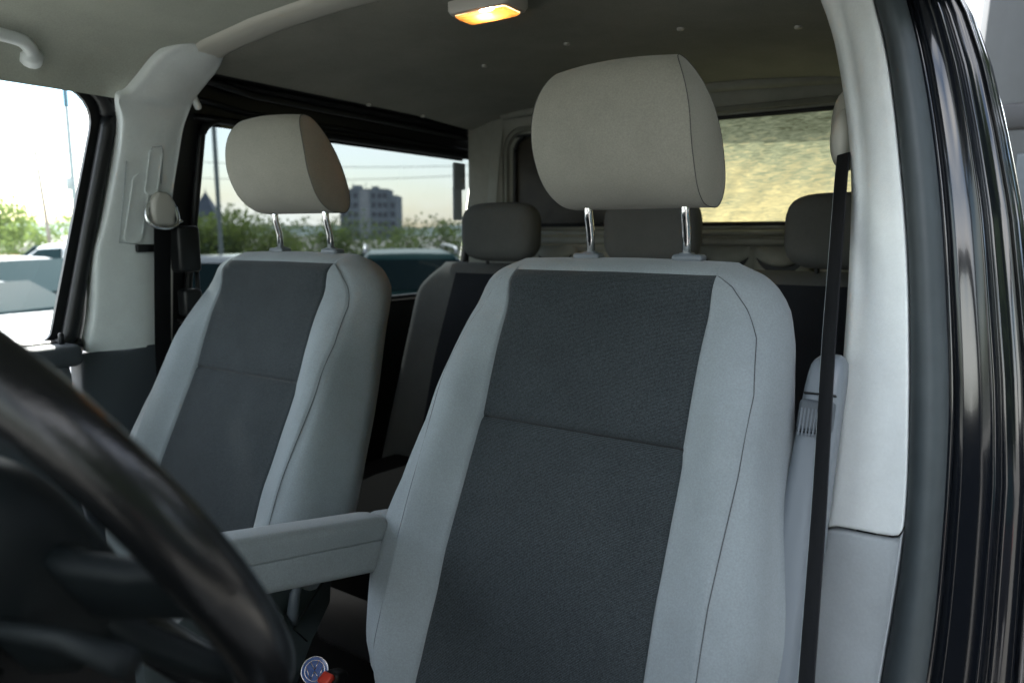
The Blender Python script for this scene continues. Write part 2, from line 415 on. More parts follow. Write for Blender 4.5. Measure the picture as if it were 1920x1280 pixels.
# grab handle above the passenger door
gh = spline([(-.728, -.62, 1.925), (-.700, -.60, 1.945), (-.690, -.55, 1.955), (-.690, -.45, 1.957), (-.694, -.37, 1.955), (-.704, -.343, 1.940), (-.728, -.335, 1.925)], 6)
vpart('grab_handle', tube(gh, [.020 if i < 4 or i > len(gh) - 6 else .0135 for i in range(len(gh))], 12), 'trim')

# rear wall with its two panes --------------------------------------------------
YW = 1.12
def rw(pts, y): return [Vector((x, y, z)) for x, z in pts]
WIN = rrect(-.535, .66, 1.612, 1.925, [.05, .06, .02, .02], 8)
OUT = rrect(-.715, .82, 1.05, 2.06, [.10, .10, .02, .02], 8)
F1 = rrect(-.575, .70, 1.590, 1.955, [.07, .085, .03, .03], 8)
F2 = rrect(-.605, .73, 1.575, 1.985, [.08, .10, .04, .04], 8)
F3 = rrect(-.555, .68, 1.600, 1.938, [.06, .07, .02, .02], 8)
vpart('rear_wall', loft([rw(OUT, YW - .02), rw(F2, YW - .015), rw(F1, YW - .005), rw(F1, YW + .02)], True, False), 'wall', auto=35)
vpart('rear_window_frame', loft([rw(F1, YW + .005), rw(F3, YW - .008), rw(F3, YW + .012), rw(WIN, YW + .012), rw(WIN, YW + .03)], True, False), 'wall', auto=35)
vpart('window_seal', tube(spline(rw(WIN, YW + .016), 2, True), .007, 8, True), 'black')
vpart('ceiling_ledge', tube([(-.55, 1.08, 1.992), (-.3, 1.08, 2.004), (0, 1.08, 2.01), (.3, 1.08, 2.004), (.7, 1.08, 1.985)], .016, 10), 'wall')
# slanted corner between rear wall and side window
rows = []
for z in (2.0, 1.94, 1.90, 1.87, 1.6, 1.3, 1.0):
    x0 = -S(z) + .01
    rows.append([Vector((x0 - .01, 1.29 - .04 * max(0, 1.868 - z) / .5 - (.10 if z > 1.9 else 0), z)), Vector((x0 + .012, 1.235 - .04 * max(0, 1.868 - z) - (.07 if z > 1.9 else 0), z)), Vector((x0 + .06, 1.155 - .02 * max(0, 1.868 - z), z)), Vector((x0 + .14, 1.105, z)), Vector((x0 + .20, 1.101, z))])
vpart('corner_trim', loft(rows, False, False), 'wall')

gold = bpy.data.materials.new('gold_film'); gold.use_nodes = True
n, l = gold.node_tree.nodes, gold.node_tree.links; n.remove(n["Principled BSDF"])
t = n.new("ShaderNodeTexCoord"); m1 = n.new("ShaderNodeMapping"); m1.inputs['Scale'].default_value = (20, 1, 90)
z1 = n.new("ShaderNodeTexNoise"); z1.inputs['Scale'].default_value = 1.6; z1.inputs['Detail'].default_value = 9; z1.inputs['Distortion'].default_value = .9
l.new(t.outputs['Object'], m1.inputs[0]); l.new(m1.outputs[0], z1.inputs[0])
m2 = n.new("ShaderNodeMapping"); m2.inputs['Scale'].default_value = (2.2, 1, 5); l.new(t.outputs['Object'], m2.inputs[0])
z2 = n.new("ShaderNodeTexNoise"); z2.inputs['Scale'].default_value = 2; z2.inputs['Detail'].default_value = 3; l.new(m2.outputs[0], z2.inputs[0])
sx = n.new("ShaderNodeSeparateXYZ"); l.new(t.outputs['Object'], sx.inputs[0])
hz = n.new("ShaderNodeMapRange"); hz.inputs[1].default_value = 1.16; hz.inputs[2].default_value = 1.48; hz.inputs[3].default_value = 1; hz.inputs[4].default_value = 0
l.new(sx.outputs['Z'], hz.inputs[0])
def math2(op, a, b):
    q = n.new("ShaderNodeMath"); q.operation = op
    for i, s in enumerate((a, b)):
        if isinstance(s, (int, float)): q.inputs[i].default_value = s
        else: l.new(s, q.inputs[i])
    return q.outputs[0]
fac = math2('ADD', math2('MULTIPLY', z1.outputs['Fac'], .62), math2('MULTIPLY', z2.outputs['Fac'], .35))
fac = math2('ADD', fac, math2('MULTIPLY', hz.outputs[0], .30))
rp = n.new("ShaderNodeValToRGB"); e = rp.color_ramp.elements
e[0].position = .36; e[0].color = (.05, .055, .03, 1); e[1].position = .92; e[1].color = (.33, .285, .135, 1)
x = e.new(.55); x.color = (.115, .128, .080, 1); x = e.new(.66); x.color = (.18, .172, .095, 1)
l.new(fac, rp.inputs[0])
td = n.new("ShaderNodeBsdfTranslucent"); l.new(rp.outputs[0], td.inputs[0])
gd = n.new("ShaderNodeBsdfDiffuse"); l.new(rp.outputs[0], gd.inputs[0])
mx = n.new("ShaderNodeMixShader"); mx.inputs[0].default_value = .25
l.new(td.outputs[0], mx.inputs[1]); l.new(gd.outputs[0], mx.inputs[2]); l.new(mx.outputs[0], n["Material Output"].inputs[0])
# film, slightly crumpled
def film(x0, x1, z0, z1, y, amp):
    rows = []
    for j in range(25):
        z = z0 + (z1 - z0) * j / 24
        rows.append([Vector((x0 + (x1 - x0) * i / 40, y + amp * math.sin(37 * i / 40 + 9 * math.sin(j * .7)) * math.sin(j * 1.3 + i * .21), z)) for i in range(41)])
    return loft(rows, False, False)
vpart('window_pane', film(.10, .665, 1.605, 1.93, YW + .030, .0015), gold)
vpart('window_pane', film(-.54, .098, 1.605, 1.93, YW + .026, .001), mat('shaded_brown_film', (.03, .026, .018), .35, .4, var=.35, vscale=14))  # left pane: its shade is put into an opaque dark brown colour
vpart('window_divider', rbox(.10, YW + .022, 1.768, .03, .02, .33, .004), 'black', auto=40)
# sill rails and moulded pockets below the window
for (z, r) in ((1.585, .008), (1.560, .012), (1.535, .007)):
    vpart('sill_rail', tube([(-.60, YW - .035, z), (.78, YW - .035, z)], r, 8), 'wall')
def pocket(cx):
    hw = .068; rows = []
    A = [(-1, 1.0), (-.6, 1.0), (0, 1.0), (.6, 1.0), (1, 1.0)]
    top = [Vector((cx + hw * a * .92, YW - .045 - .02, 1.538)) for a, _ in A]
    def arc(d, z0, sag): return [Vector((cx + hw * (2 * i / 16 - 1), YW - .055 - d * (1 - (2 * i / 16 - 1) ** 2), z0 - sag * (1 - (2 * i / 16 - 1) ** 2))) for i in range(17)]
    lip = loft([arc(-.02, 1.545, 0), arc(.012, 1.537, .006), arc(.022, 1.522, .020), arc(.018, 1.516, .026), arc(0, 1.516, .024)], False, False)
    vpart('wall_pocket', lip, 'wall')
    back = rbox(cx, YW - .028, 1.48, .165, .05, .13, .02)
    vpart('pocket_surround', back, 'wall', auto=40)
    hol = [Vector((cx + hw * .98 * (2 * i / 16 - 1), YW - .0545, 1.518 - .020 * (1 - (2 * i / 16 - 1) ** 2))) for i in range(17)]
    hol += [Vector((cx + hw * .98 * (1 - 2 * i / 16), YW - .0545, 1.512 - .046 * (1 - (1 - 2 * i / 16) ** 2) ** .8)) for i in range(17)]
    vpart('pocket_opening', (hol, [tuple(range(len(hol)))]), 'black', False)
for cx in (-.325, .258, .414): pocket(cx)
vpart('rear_wall', rbox(0, YW + .01, .9, 1.6, .04, 1.1, .01), 'wall', auto=40)

# driver's side B pillar: trim, rubber seal, painted jamb -----------------------
TLz = [.3, .844, 1.045, 1.138, 1.30, 1.451, 1.588, 1.69, 1.775, 1.876, 1.923, 1.99]
TLx = [.70, .712, .721, .729, .736, .735, .731, .724, .708, .685, .670, .63]
TRz = [.3, .944, 1.11, 1.192, 1.323, 1.439, 1.573, 1.677, 1.799, 1.881, 1.95]
TRx = [.79, .826, .838, .840, .833, .825, .811, .794, .773, .752, .725]
SRx = [(.3, .85), (.964, .881), (1.038, .885), (1.199, .884), (1.287, .881), (1.373, .877), (1.443, .868), (1.573, .853), (1.708, .831), (1.801, .810), (1.874, .792), (1.96, .76)]
def smoothed(z, zs, xs):
    return sum(interp(z + d, zs, xs) for d in (-.06, -.03, 0, .03, .06)) / 5
def tl(z): return smoothed(z, TLz, TLx)
def tr(z): return smoothed(z, TRz, TRx)
def sr(z): return smoothed(z, [a for a, _ in SRx], [b for _, b in SRx])
RK = .10
def rake(rows):
    return [[Vector((p.x, p.y + RK * (p.z - 1.30), p.z)) for p in r] for r in rows]
def join_tilt(rows, za, zb):
    out = []
    for r in rows:
        k = len(r) - 1; z = r[-1].z; w = max(0, 1 - abs(z - 1.16) / .25)
        out.append([Vector((p.x, p.y, p.z + (.062 * min(1, max(0, (i - 2) / (k - 4))) - .030) * w)) for i, p in enumerate(r)])
    return out
def zlist(a, b, n): return [a + (b - a) * i / (n - 1) for i in range(n)]
def pillar(z, pull=0):
    L_, Rr = tl(z), tr(z)
    return [Vector((L_ + .03, .26, z)), Vector((L_ + .004, .18, z)), Vector((L_, .115, z)), Vector((L_ + .002, .092, z)), Vector((L_ + .010, .076 + pull, z)),
            Vector((L_ + .022, .068 + pull, z)), Vector((L_ * .5 + Rr * .5, .050 + pull, z)), Vector((Rr - .012, .034 + pull, z)), Vector((Rr - .003, .030 + pull, z)), Vector((Rr, .032, z)), Vector((Rr + .002, .05, z))]
rows = [[pillar(1.152 + .002)[k] + Vector((0, .006, .0)) for k in range(11)], pillar(1.154), ] + [pillar(z) for z in zlist(1.158, 1.99, 40)]
# the join runs level in z; lift the lower edge slightly towards the seat
vpart('pillar_trim', loft(rake(join_tilt([spline(r, 2) for r in rows], 0, 0)), False, False), 'trim')
rows = [pillar(z, .002) for z in zlist(.4, 1.142, 30)] + [pillar(1.146, .003), [p + Vector((0, .008, 0)) for p in pillar(1.148, .003)]]
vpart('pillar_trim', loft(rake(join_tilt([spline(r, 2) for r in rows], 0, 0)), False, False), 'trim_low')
rows = []
for z in zlist(.4, 1.97, 60):
    a, b = tr(z), sr(z); w = b - a
    prof = [(a + .001, .055), (a + .0015, .036), (a + .12 * w, .022), (a + .30 * w, .012), (a + .5 * w, .008), (a + .7 * w, .011), (a + .88 * w, .022), (a + .98 * w, .036), (b, .052), (b - .004, .07)]
    rows.append(spline([Vector((x, y, z)) for x, y in prof], 2))
vpart('door_seal', loft(rake(rows), False, False), 'seal')
# jamb: stepped, glossy black, in several folded strips
def jb(z): return sr(z) + .002
def je(z): return interp(z, [.3, 1.0, 1.249, 1.395, 1.495, 1.608, 1.713, 1.802, 1.873, 2.0], [1.005, 1.0, .992, .974, .958, .939, .914, .890, .864, .80])
PRO = [(-.05, .058), (.02, .060), (.10, .0605), (.30, .0615), (.44, .0625), (.47, .058), (.50, .057), (.53, .064), (.56, .076), (.60, .0765), (.70, .0775), (.80, .0785), (.83, .074), (.86, .0735), (.89, .084), (.91, .094), (.94, .0945), (.985, .100), (1.0, .115), (1.01, .19), (1.012, .24)]
rows = []
for z in zlist(.4, 1.99, 70):
    a, b = jb(z), je(z)
    rows.append([Vector((a + (b - a) * f, y + .004 * math.sin(f * 40), z)) for f, y in [(p, q) for p, q in PRO]])
rows = [spline(r, 3) for r in rows]
vpart('door_jamb', loft(rake(rows), False, False), 'paint')
# outer flank behind the jamb
rows = []
for z in zlist(.2, 1.99, 24):
    rows.append([Vector((je(z) + .004, .245, z)), Vector((je(z) + .002, .7, z)), Vector((je(z), 1.2, z))])
vpart('flank_panel', loft(rows, False, False), 'paint')
rows = []
for z in zlist(.45, 1.96, 12):
    x = min(.79, tl(z) + .06)
    rows.append([Vector((x, .26, z)), Vector((x, .7, z)), Vector((x, 1.16, z))])
vpart('flank_lining', loft(rows, False, False), 'wall')
# driver's door, open out of view; angle set so the jamb mirrors it dark
hx, hy, da = .90, -1.42, R_(-18)
du = Vector((math.cos(da), math.sin(da), 0)); dn = Vector((-du.y, du.x, 0))
def dd(pts, off): return [Vector((hx, hy, 0)) + du * a + dn * off + Vector((0, 0, z)) for a, z in pts]
dout = rrect(.0, 1.02, .35, 1.90, [.10, .30, .05, .05], 6); dwin_ = rrect(.10, .94, 1.36, 1.84, [.08, .28, .03, .03], 6)
vpart('open_door', loft([dd(dwin_, .02), dd(dwin_, -.02), dd(dout, -.05), dd(dout, .05), dd(dwin_, .02)], True, False), 'black', auto=40)
pane = dd(dwin_, 0); vpart('window_pane', (pane, [tuple(range(len(pane)))]), 'clear', False)

# cabin floor, dash, bulkhead ahead of the seats ---------------------------------
vpart('floor', rbox(0, -.2, .44, 1.68, 2.9, .04, .01), 'floor')
vpart('dashboard', rbox(-.02, -1.33, 1.02, 1.56, .55, .38, .08, 5), 'dash')
vpart('dashboard', rbox(-.05, -1.12, .93, .36, .30, .36, .05, 4), 'dash')
vpart('bulkhead', rbox(0, -1.62, .8, 1.66, .04, .8, .01), 'black')
vpart('steering_column', tube([(.382, -.905, 1.345), (.382, -1.0, 1.275), (.382, -1.15, 1.20)], [.055, .062, .085], 20), 'dash')
vpart('column_stalk', tube([(.36, -.90, 1.35), (.24, -.885, 1.37), (.185, -.882, 1.375)], [.005, .006, .008], 10), 'dash')
vpart('column_stalk', tube([(.40, -.90, 1.35), (.52, -.885, 1.37), (.575, -.882, 1.375)], [.005, .006, .008], 10), 'dash')
vpart('side_panel', rbox(-.815, -1.2, .85, .03, .5, .9, .01), 'black')

# ------------------------------------------------------------------ ceiling lamp
lamp = thing('ceiling_lamp', 'small rectangular cabin ceiling lamp glowing amber behind a clear lens', 'lamp', (.052, .152, 2.026))
LO = (-.052, -.152, -2.026)
hs = []
ro_ = rrect(-.022, .125, .113, .192, .012, 5); ri_ = rrect(-.010, .112, .122, .182, .008, 5)
def lz(p, z, t=0): return [Vector((a, b, z + .0 * a)) for a, b in p]
o = obj('housing', *loft([lz(ro_, 2.035), lz(ro_, 2.014), lz(rrect(-.018, .121, .116, .189, .012, 5), 2.007), lz(ri_, 2.0055), lz(ri_, 2.02), lz(rrect(.02, .085, .138, .168, .006, 5), 2.028)], True, True), M['pale'], lamp, True, LO, 40)
o = obj('bulb', *tube([(.035, .150, 2.013), (.040, .150, 2.013), (.062, .150, 2.013), (.067, .150, 2.013)], [.002, .004, .004, .002], 10), emit_mat('lit_bulb', (1, .68, .36), 40), lamp, True, LO)
lm = bpy.data.materials.new('amber_lens'); lm.use_nodes = True
n, l = lm.node_tree.nodes, lm.node_tree.links; n.remove(n["Principled BSDF"])
a = n.new("ShaderNodeBsdfTranslucent"); a.inputs[0].default_value = (.95, .60, .32, 1)
b = n.new("ShaderNodeBsdfTransparent"); b.inputs[0].default_value = (.95, .75, .45, 1)
c = n.new("ShaderNodeBsdfGlossy"); c.inputs['Roughness'].default_value = .15
x1 = n.new("ShaderNodeMixShader"); x1.inputs[0].default_value = .45; l.new(a.outputs[0], x1.inputs[1]); l.new(b.outputs[0], x1.inputs[2])
x2 = n.new("ShaderNodeMixShader"); x2.inputs[0].default_value = .06; l.new(x1.outputs[0], x2.inputs[1]); l.new(c.outputs[0], x2.inputs[2])
l.new(x2.outputs[0], n["Material Output"].inputs[0])
obj('lens', *loft([lz(rrect(-.0095, .1115, .1225, .1815, .008, 5), 2.0032), lz(rrect(-.005, .107, .127, .177, .008, 5), 1.9995), lz(rrect(.01, .09, .14, .165, .006, 5), 1.9985)], True, True), lm, lamp, True, LO)

# ------------------------------------------------------------------ front seats
ZT, ZB = 1.538, .79
ZI, ZCR = 1.520, 1.279
YZ = ([.79, .948, 1.104, 1.225, 1.281, 1.41, 1.523, 1.55], [-.326, -.256, -.194, -.130, -.104, -.056, .006, .022])
def yf(z): return sum(interp(z + d, *YZ) for d in (-.03, -.015, 0, .015, .03)) / 5
HW = ([.79, .84, .88, .94, 1.0, 1.07, 1.15, 1.29, 1.36, 1.42, 1.475, 1.505, 1.525, 1.538], [.235, .265, .286, .324, .343, .346, .333, .306, .296, .289, .273, .254, .228, .185])
def hw(z): return sum(interp(z + d, *HW) for d in (-.008, -.004, 0, .004, .008)) / 5 if z > 1.4 else sum(interp(z + d, *HW) for d in (-.03, -.015, 0, .015, .03)) / 5
def t0(z): return .080 + .012 * (1.5 - z)
def th(z):
    t = t0(z)
    if z > ZT - .05: t *= math.sqrt(max(0, 1 - ((z - ZT + .05) / .05) ** 2)) * .97 + .03
    if z < ZB + .06: t *= math.sqrt(max(0, 1 - ((ZB + .06 - z) / .06) ** 2)) * .9 + .1
    return t
def bw(z): return interp(z, [.79, 1.1, 1.262, 1.279, 1.296, 1.40, 1.538], [.180, .178, .177, .174, .174, .175, .178])
def fs(z):
    b = bw(z) / hw(z)
    if z >= ZI: return min(.985, b + .015)
    return min(.95, max(b + .015, interp(z, [.79, 1.03, 1.12, 1.27, 1.365, 1.435, 1.475, 1.505, 1.52], [.250, .255, .255, .262, .262, .248, .227, .204, .180]) / hw(z)))
def seat_pt(f, z, front=True):
    w, t = hw(z), th(z); af = abs(f)
    u = max(0, (af - .42) / .58)
    g = (max(0, 1 - u ** 2.3)) ** (1 / 2.3) * t
    ym = yf(z) + t0(z) - .034 * sst(ZT - .09, ZT, z)
    if not front: return Vector((f * w, ym + (max(0, 1 - af ** 3)) ** (1 / 3) * t * .9, z))
    b = bw(z) / w
    bol = .050 * sst(b * .92, .80, af) * (1 - sst(1.30, 1.50, z)) * (.5 + .5 * sst(.82, .95, z))
    edge = 1 - sst(.88, 1.0, af)
    return Vector((f * w, ym - g - bol * edge - .012 * bol, z))
def stops(z):
    b, s = bw(z) / hw(z), fs(z); L = []
    L += [s + (1 - s) * math.sin(math.pi / 2 * i / 7) for i in range(7, 0, -1)]      # outer edge .. seam
    k = [0, .04, .10, .3, .5, .7, .9, .96]
    L += [s + (b - s) * q for q in k]
    inner = [1 - 2 * q for q in [0, .012, .03] + [.03 + .94 * i / 22 for i in range(1, 22)] + [.97, .988]]
    L += [b * q for q in inner] + [-b]
    L += [-(s + (b - s) * q) for q in k[::-1]]
    L += [-(s + (1 - s) * math.sin(math.pi / 2 * i / 7)) for i in range(1, 8)]
    return L
zz = sorted(set([ZB + .06 * (1 - math.cos(math.pi / 2 * i / 6)) for i in range(7)] + [ZB + .06 + i * .0155 for i in range(1, 26)]
    + [ZCR - .020, ZCR - .011, ZCR - .005, ZCR, ZCR + .005, ZCR + .011, ZCR + .02] + [ZCR + .035 + i * .0155 for i in range(14)]
    + [ZI - .012, ZI - .005, ZI, ZI + .005] + [ZT - .05 + .05 * math.sin(math.pi / 2 * i / 9) for i in range(7, 10)]))
zz = [z for z in zz if not (ZCR - .02 < z < ZCR + .02 and all(abs(z - ZCR - d) > 1e-6 for d in (-.011, -.005, 0, .005, .011)))]
zz = [z for z in zz if not (ZI - .02 < z < ZI + .004 and all(abs(z - ZI - d) > 1e-6 for d in (-.012, -.005, 0)))]
BASE = .5
SO = (0, 0, -BASE)
NB = 14
def build_backrest():
    rows = []; nf = len(stops(1.0)); ib0, ib1 = 15, 15 + 24 + 1   # columns of the insert edges
    ib0 = 7 + 8; ib1 = ib0 + 25
    for z in zz:
        L = stops(z); row = []
        for j, f in enumerate(L):
            p = seat_pt(f, z)
            d = 0
            if j in (7, len(L) - 8) and z < ZI: d = .0035
            if j in (ib0, ib0 + len(L) - 1 - 2 * ib0) and z <= ZI + 1e-6: d = .004
            if ib0 <= j <= len(L) - 1 - ib0:
                if abs(z - ZCR) < 1e-6: d = max(d, .008)
                elif abs(abs(z - ZCR) - .005) < 1e-6: d = max(d, .003)
                if abs(z - ZI) < 1e-6: d = max(d, .004)
            p.y += d
            p += Vector((0, -1, .3)) * (.0022 * noise.noise(p * 11) + .0012 * noise.noise(p * 26 + Vector((3, 1, 7))))
            row.append(p)
        for i in range(1, NB):
            f = -1 + 2 * i / NB; f = math.copysign(abs(f) ** .6, f)
            row.append(seat_pt(f, z, False))
        # slight crown of the top edge
        for p in row:
            if z > ZT - .03: p.z += .004 * (1 - min(1, (p.x / .2) ** 2)) * sst(ZT - .03, ZT, z)
        rows.append(row)
    return rows, ib0, len(stops(1.0)) - 1 - ib0, len(stops(1.0))
ROWS, IB0, IB1, NF = build_backrest()
def panel(cond):
    V, F, mp_ = [], [], {}
    n = len(ROWS[0])
    def vid(i, j):
        if (i, j) not in mp_: mp_[(i, j)] = len(V); V.append(ROWS[i][j].copy())
        return mp_[(i, j)]
    for i in range(len(ROWS) - 1):
        for j in range(n):
            if cond(i, j): F.append((vid(i, j), vid(i, (j + 1) % n), vid(i + 1, (j + 1) % n), vid(i + 1, j)))
    return V, F
def zone(i, j):
    zm = (zz[i] + zz[i + 1]) / 2
    if IB0 <= j < IB1 and zm < ZI: return 'up' if zm > ZCR else 'low'
    return 'shell'

def headrest_rows():
    P3 = spline([(0, y - .17 * (z - 1.70), z) for y, z in ((.045, 1.617), (.0, 1.625), (-.036, 1.655), (-.054, 1.705), (-.053, 1.76), (-.040, 1.805), (-.019, 1.832), (.006, 1.838), (.026, 1.823), (.050, 1.765), (.073, 1.692), (.082, 1.648), (.072, 1.622))], 5, True)
    cen = Vector((0, .018, 1.72)); rows = []
    def wid(z):
        h = (z - 1.617) / .221; return .133 * (1 - (.26 if h > .42 else .17) * abs((h - .42) / .58) ** 2.6)
    def ringat(s, shrink=0, bulge=0):
        out = []
        for p in P3:
            w = wid(p.z); q = p.copy()
            if shrink: q = q.lerp(Vector((0, cen.y, cen.z)), shrink)
            fr = max(0, min(1, (.03 - p.y) / .06))
            q.y += -.012 * fr * (1 - s * s) * (1 if not shrink else 0)
            q.z += .004 * (1 - s * s) * (1 if p.z > 1.8 else 0)
            q.y += .0030 * noise.noise(q * 12) * (1 if not shrink else .5)
            q.x = math.copysign(1, s) * (abs(s) * wid(q.z if shrink else p.z) + bulge)
            out.append(q)
        return out
    for sh, bu in ((.98, .0052), (.8, .005), (.55, .0046), (.3, .0037), (.14, .0024), (.05, .001)): rows.append(ringat(-1, sh, bu))
    for k in range(25):
        rows.append(ringat(-math.cos(math.pi * k / 24) if k not in (0, 24) else (-1 if k == 0 else 1)))
    rr = []
    for sh, bu in ((.05, .001), (.14, .0024), (.3, .0037), (.55, .0046), (.8, .005), (.98, .0052)): rr.append(ringat(1, sh, bu))
    return rows + rr, ringat(1), ringat(-1)

def build_seat(label, x0, y0, uph, ins, hm, yaw=0, hx=.026, hsc=(1, 1, 1)):
    t = thing('front_seat', label, 'car seat', (x0, y0, BASE), 'front seats of the van')
    P = lambda nm, VF, m, par=None, auto=None, sm=True: obj(nm, VF[0], VF[1], M[m], par or t, sm, SO, auto)
    br = P('backrest', panel(lambda i, j: zone(i, j) == 'shell'), uph)
    n = len(ROWS[0])
    P('upper_panel', panel(lambda i, j: zone(i, j) == 'up'), ins, br)
    P('lower_panel', panel(lambda i, j: zone(i, j) == 'low'), ins, br)
    P('seam', tube([seat_pt(bw(ZCR) / hw(ZCR) * (2 * i / 40 - 1), ZCR) + Vector((0, .0072, 0)) for i in range(41)], .0012, 6), 'black', br)
    # close the bottom and top
    P('backrest_underside', (ROWS[0], [tuple(range(n))]), uph, br, None, False)
    P('backrest_crown', (ROWS[-1], [tuple(range(n))]), uph, br, None, False)
    for s in (1, -1):
        path = [seat_pt(s * fs(z), z) + Vector((0, .0026, 0)) for z in [.83 + (ZI - .83) * i / 90 for i in range(91)]]
        path = path[:-1] + [seat_pt(s * (bw(z) / hw(z) + .015), z) + Vector((0, .001, 0)) for z in (ZI - .001,)]
        P('seam', tube(path, .0006 if s > 0 else .0004, 6), 'seam', br)
    rows, r1, r2 = headrest_rows()
    HX = Vector((hx, .04, 0)); HQ = Matrix.Rotation(R_(yaw), 3, 'Z'); hp = lambda p: HQ @ Vector((p.x * hsc[0], (p.y - .04) * hsc[1], 1.720 + (p.z - 1.720) * hsc[2])) + HX
    rows = [[hp(p) for p in r] for r in rows]; r1 = [hp(p) for p in r1]; r2 = [hp(p) for p in r2]
    h = P('headrest', loft(rows), hm)
    for r in (r1, r2): P('seam', tube([p + Vector((.0004, 0, 0)) for p in r], .0006, 6, True), 'seam', h)
    for s in (-1, 1):
        x = s * .085 + hx
        P('post', tube([(x, .044, 1.65), (x, .044, 1.622), (x, .045, 1.612), (x, .049, 1.598), (x, .054, 1.58), (x, .060, 1.50)], .0072, 14), 'chrome', h)
        col = join(rbox(x + s * .004, .057, 1.543, .050, .030, .013, .006, 4), rbox(x, .057, 1.547, .024, .024, .010, .005, 3))
        P('post_collar', col, 'plastic', t)
    # inner armrest, folded down and tilted a little up at the front
    return t, P
def spl_rows(rows): return [list(r) for r in zip(*[spline(list(c), 3) for c in zip(*rows)])]
RX = lambda a: Matrix.Rotation(R_(a), 3, 'X').to_quaternion()
drv, P = build_seat('near front seat, light grey cloth with dotted dark centre, outer armrest raised', .395, 0, 'fabric', 'insert', 'headcloth', -2.5, .026, (1, 1, .955))

def armrest(P, t, sx, tilt):
    """fold-down armrest, pivot at the rear end; built along -y then tilted"""
    arm = []
    L, w = .42, .062
    q = RX(-tilt); piv = Vector((sx, -.185, 1.065))
    def tf(V): return [piv + q @ v for v in V]
    lower = []
    st = [(.03, .3), (.012, .7), (0, .9), (-.06, 1), (-.2, 1), (-.34, 1), (-.39, .92), (-.415, .7), (-.425, .3)]
    for y, k in st:
        h = interp(-y, [0, .42], [.041, .027]); zc_ = -.012
        lower.append([Vector((a * k, y, zc_ + b * k)) for a, b in rrect(-w / 2, w / 2, -h, .0165, [.003, .003, .014, .014], 4)])
    V, F = loft(lower); a = P('armrest', (tf(V), F), 'fabric')
    up = []
    for y, k in [(-.036, .75), (-.043, .95), (-.06, 1), (-.2, 1), (-.34, 1), (-.385, .95), (-.41, .8), (-.422, .5)]:
        base = interp(-y, [.04, .42], [.0045, .0045])
        up.append([Vector((a_ * (.6 + .4 * k), y, base + b_ * k)) for a_, b_ in rrect(-w / 2 - .0015, w / 2 + .0015, .0, .037, [.016, .016, .004, .004], 5)])
    V, F = loft(up); P('armrest_pad', (tf(V), F), 'fabric', a)
    V, F = rbox(0, .0, .020, w, .075, .04, .016, 4); P('armrest_hinge', (tf(V), F), 'fabric', a)
    return a
armrest(P, drv, -.318, 12.5)
# outer armrest, folded up beside the backrest
up = []
for z, y, hwx, hd in ((.86, -.20, .026, .036), (.90, -.185, .034, .044), (.97, -.165, .034, .044), (1.0, -.155, .030, .040), (1.10, -.125, .030, .040), (1.2, -.095, .028, .038), (1.29, -.068, .026, .034), (1.36, -.045, .025, .032), (1.40, -.032, .022, .028), (1.412, -.026, .012, .016)):
    up.append([Vector((.337 - .025 * (1.4 - z) + a, .022 - .43 * (1.4 - z) + b, z)) for a, b in rrect(-hwx, hwx, -hd, hd, min(hwx, hd) * .6, 5)])
ua = P('raised_armrest', loft(spl_rows(up)), 'plastic')
q = RX(-23)
def ax_(z): return .337 - .025 * (1.4 - z)
def ay_(z): return .022 - .43 * (1.4 - z)
V, F = rbox(ax_(1.335) - .002, ay_(1.330) - .010, 1.330, .046, .05, .044, .006, 3, q); P('adjuster_wheel', (V, F), 'trim_dark', ua)
for i in range(9):
    V, F = rbox(ax_(1.335) - .020 + .0046 * i, ay_(1.330) - .0365, 1.330, .0022, .004, .038, .0008, 1, q); P('adjuster_rib', (V, F), 'plastic', ua, None, False)
for zq, yq in ((1.3545, ay_(1.3545) - .001), (1.305, ay_(1.305) - .001)):
    V, F = rbox(ax_(zq) - .001, yq, zq, .042, .0655, .0025, .001, 1, q); P('adjuster_gap', (V, F), 'black', ua)
bs = []
for z, y, hx, hd in ((.74, -.245, .04, .05), (.80, -.235, .046, .058), (.90, -.205, .044, .058), (.955, -.185, .036, .05), (.975, -.178, .02, .03)):
    bs.append([Vector((.328 - .03 * (1.4 - z) + a, .012 - .43 * (1.4 - z) + b, z)) for a, b in rrect(-hx, hx, -hd, hd, .025, 5)])
P('armrest_hinge', loft(spl_rows(bs)), 'plastic', ua)
# cushion and base, mostly out of view
def cushion(P):
    rows = []
    for y, w, zt in ((-.20, .24, .70), (-.24, .255, .75), (-.34, .26, .765), (-.5, .265, .77), (-.62, .26, .765), (-.68, .24, .74), (-.70, .22, .70)):
        rows.append([Vector((a, y, b)) for a, b in rrect(-w, w, .60, zt, .04, 4)])
    c = P('cushion', loft(rows), 'fabric'); P('cushion_panel', rbox(0, -.46, .766, .50, .42, .02, .008), 'floor', c)
    P('seat_base', rbox(0, -.42, .60, .46, .50, .2, .03), 'trim_dark')
cushion(P)
pas, P2 = build_seat('front seat on the far side beside the pillar, light grey cloth with darker shaded centre', -.420, .0, 'fabric', 'insert', 'headcloth', 6, .026, (.87, .9, .90))
cushion(P2)
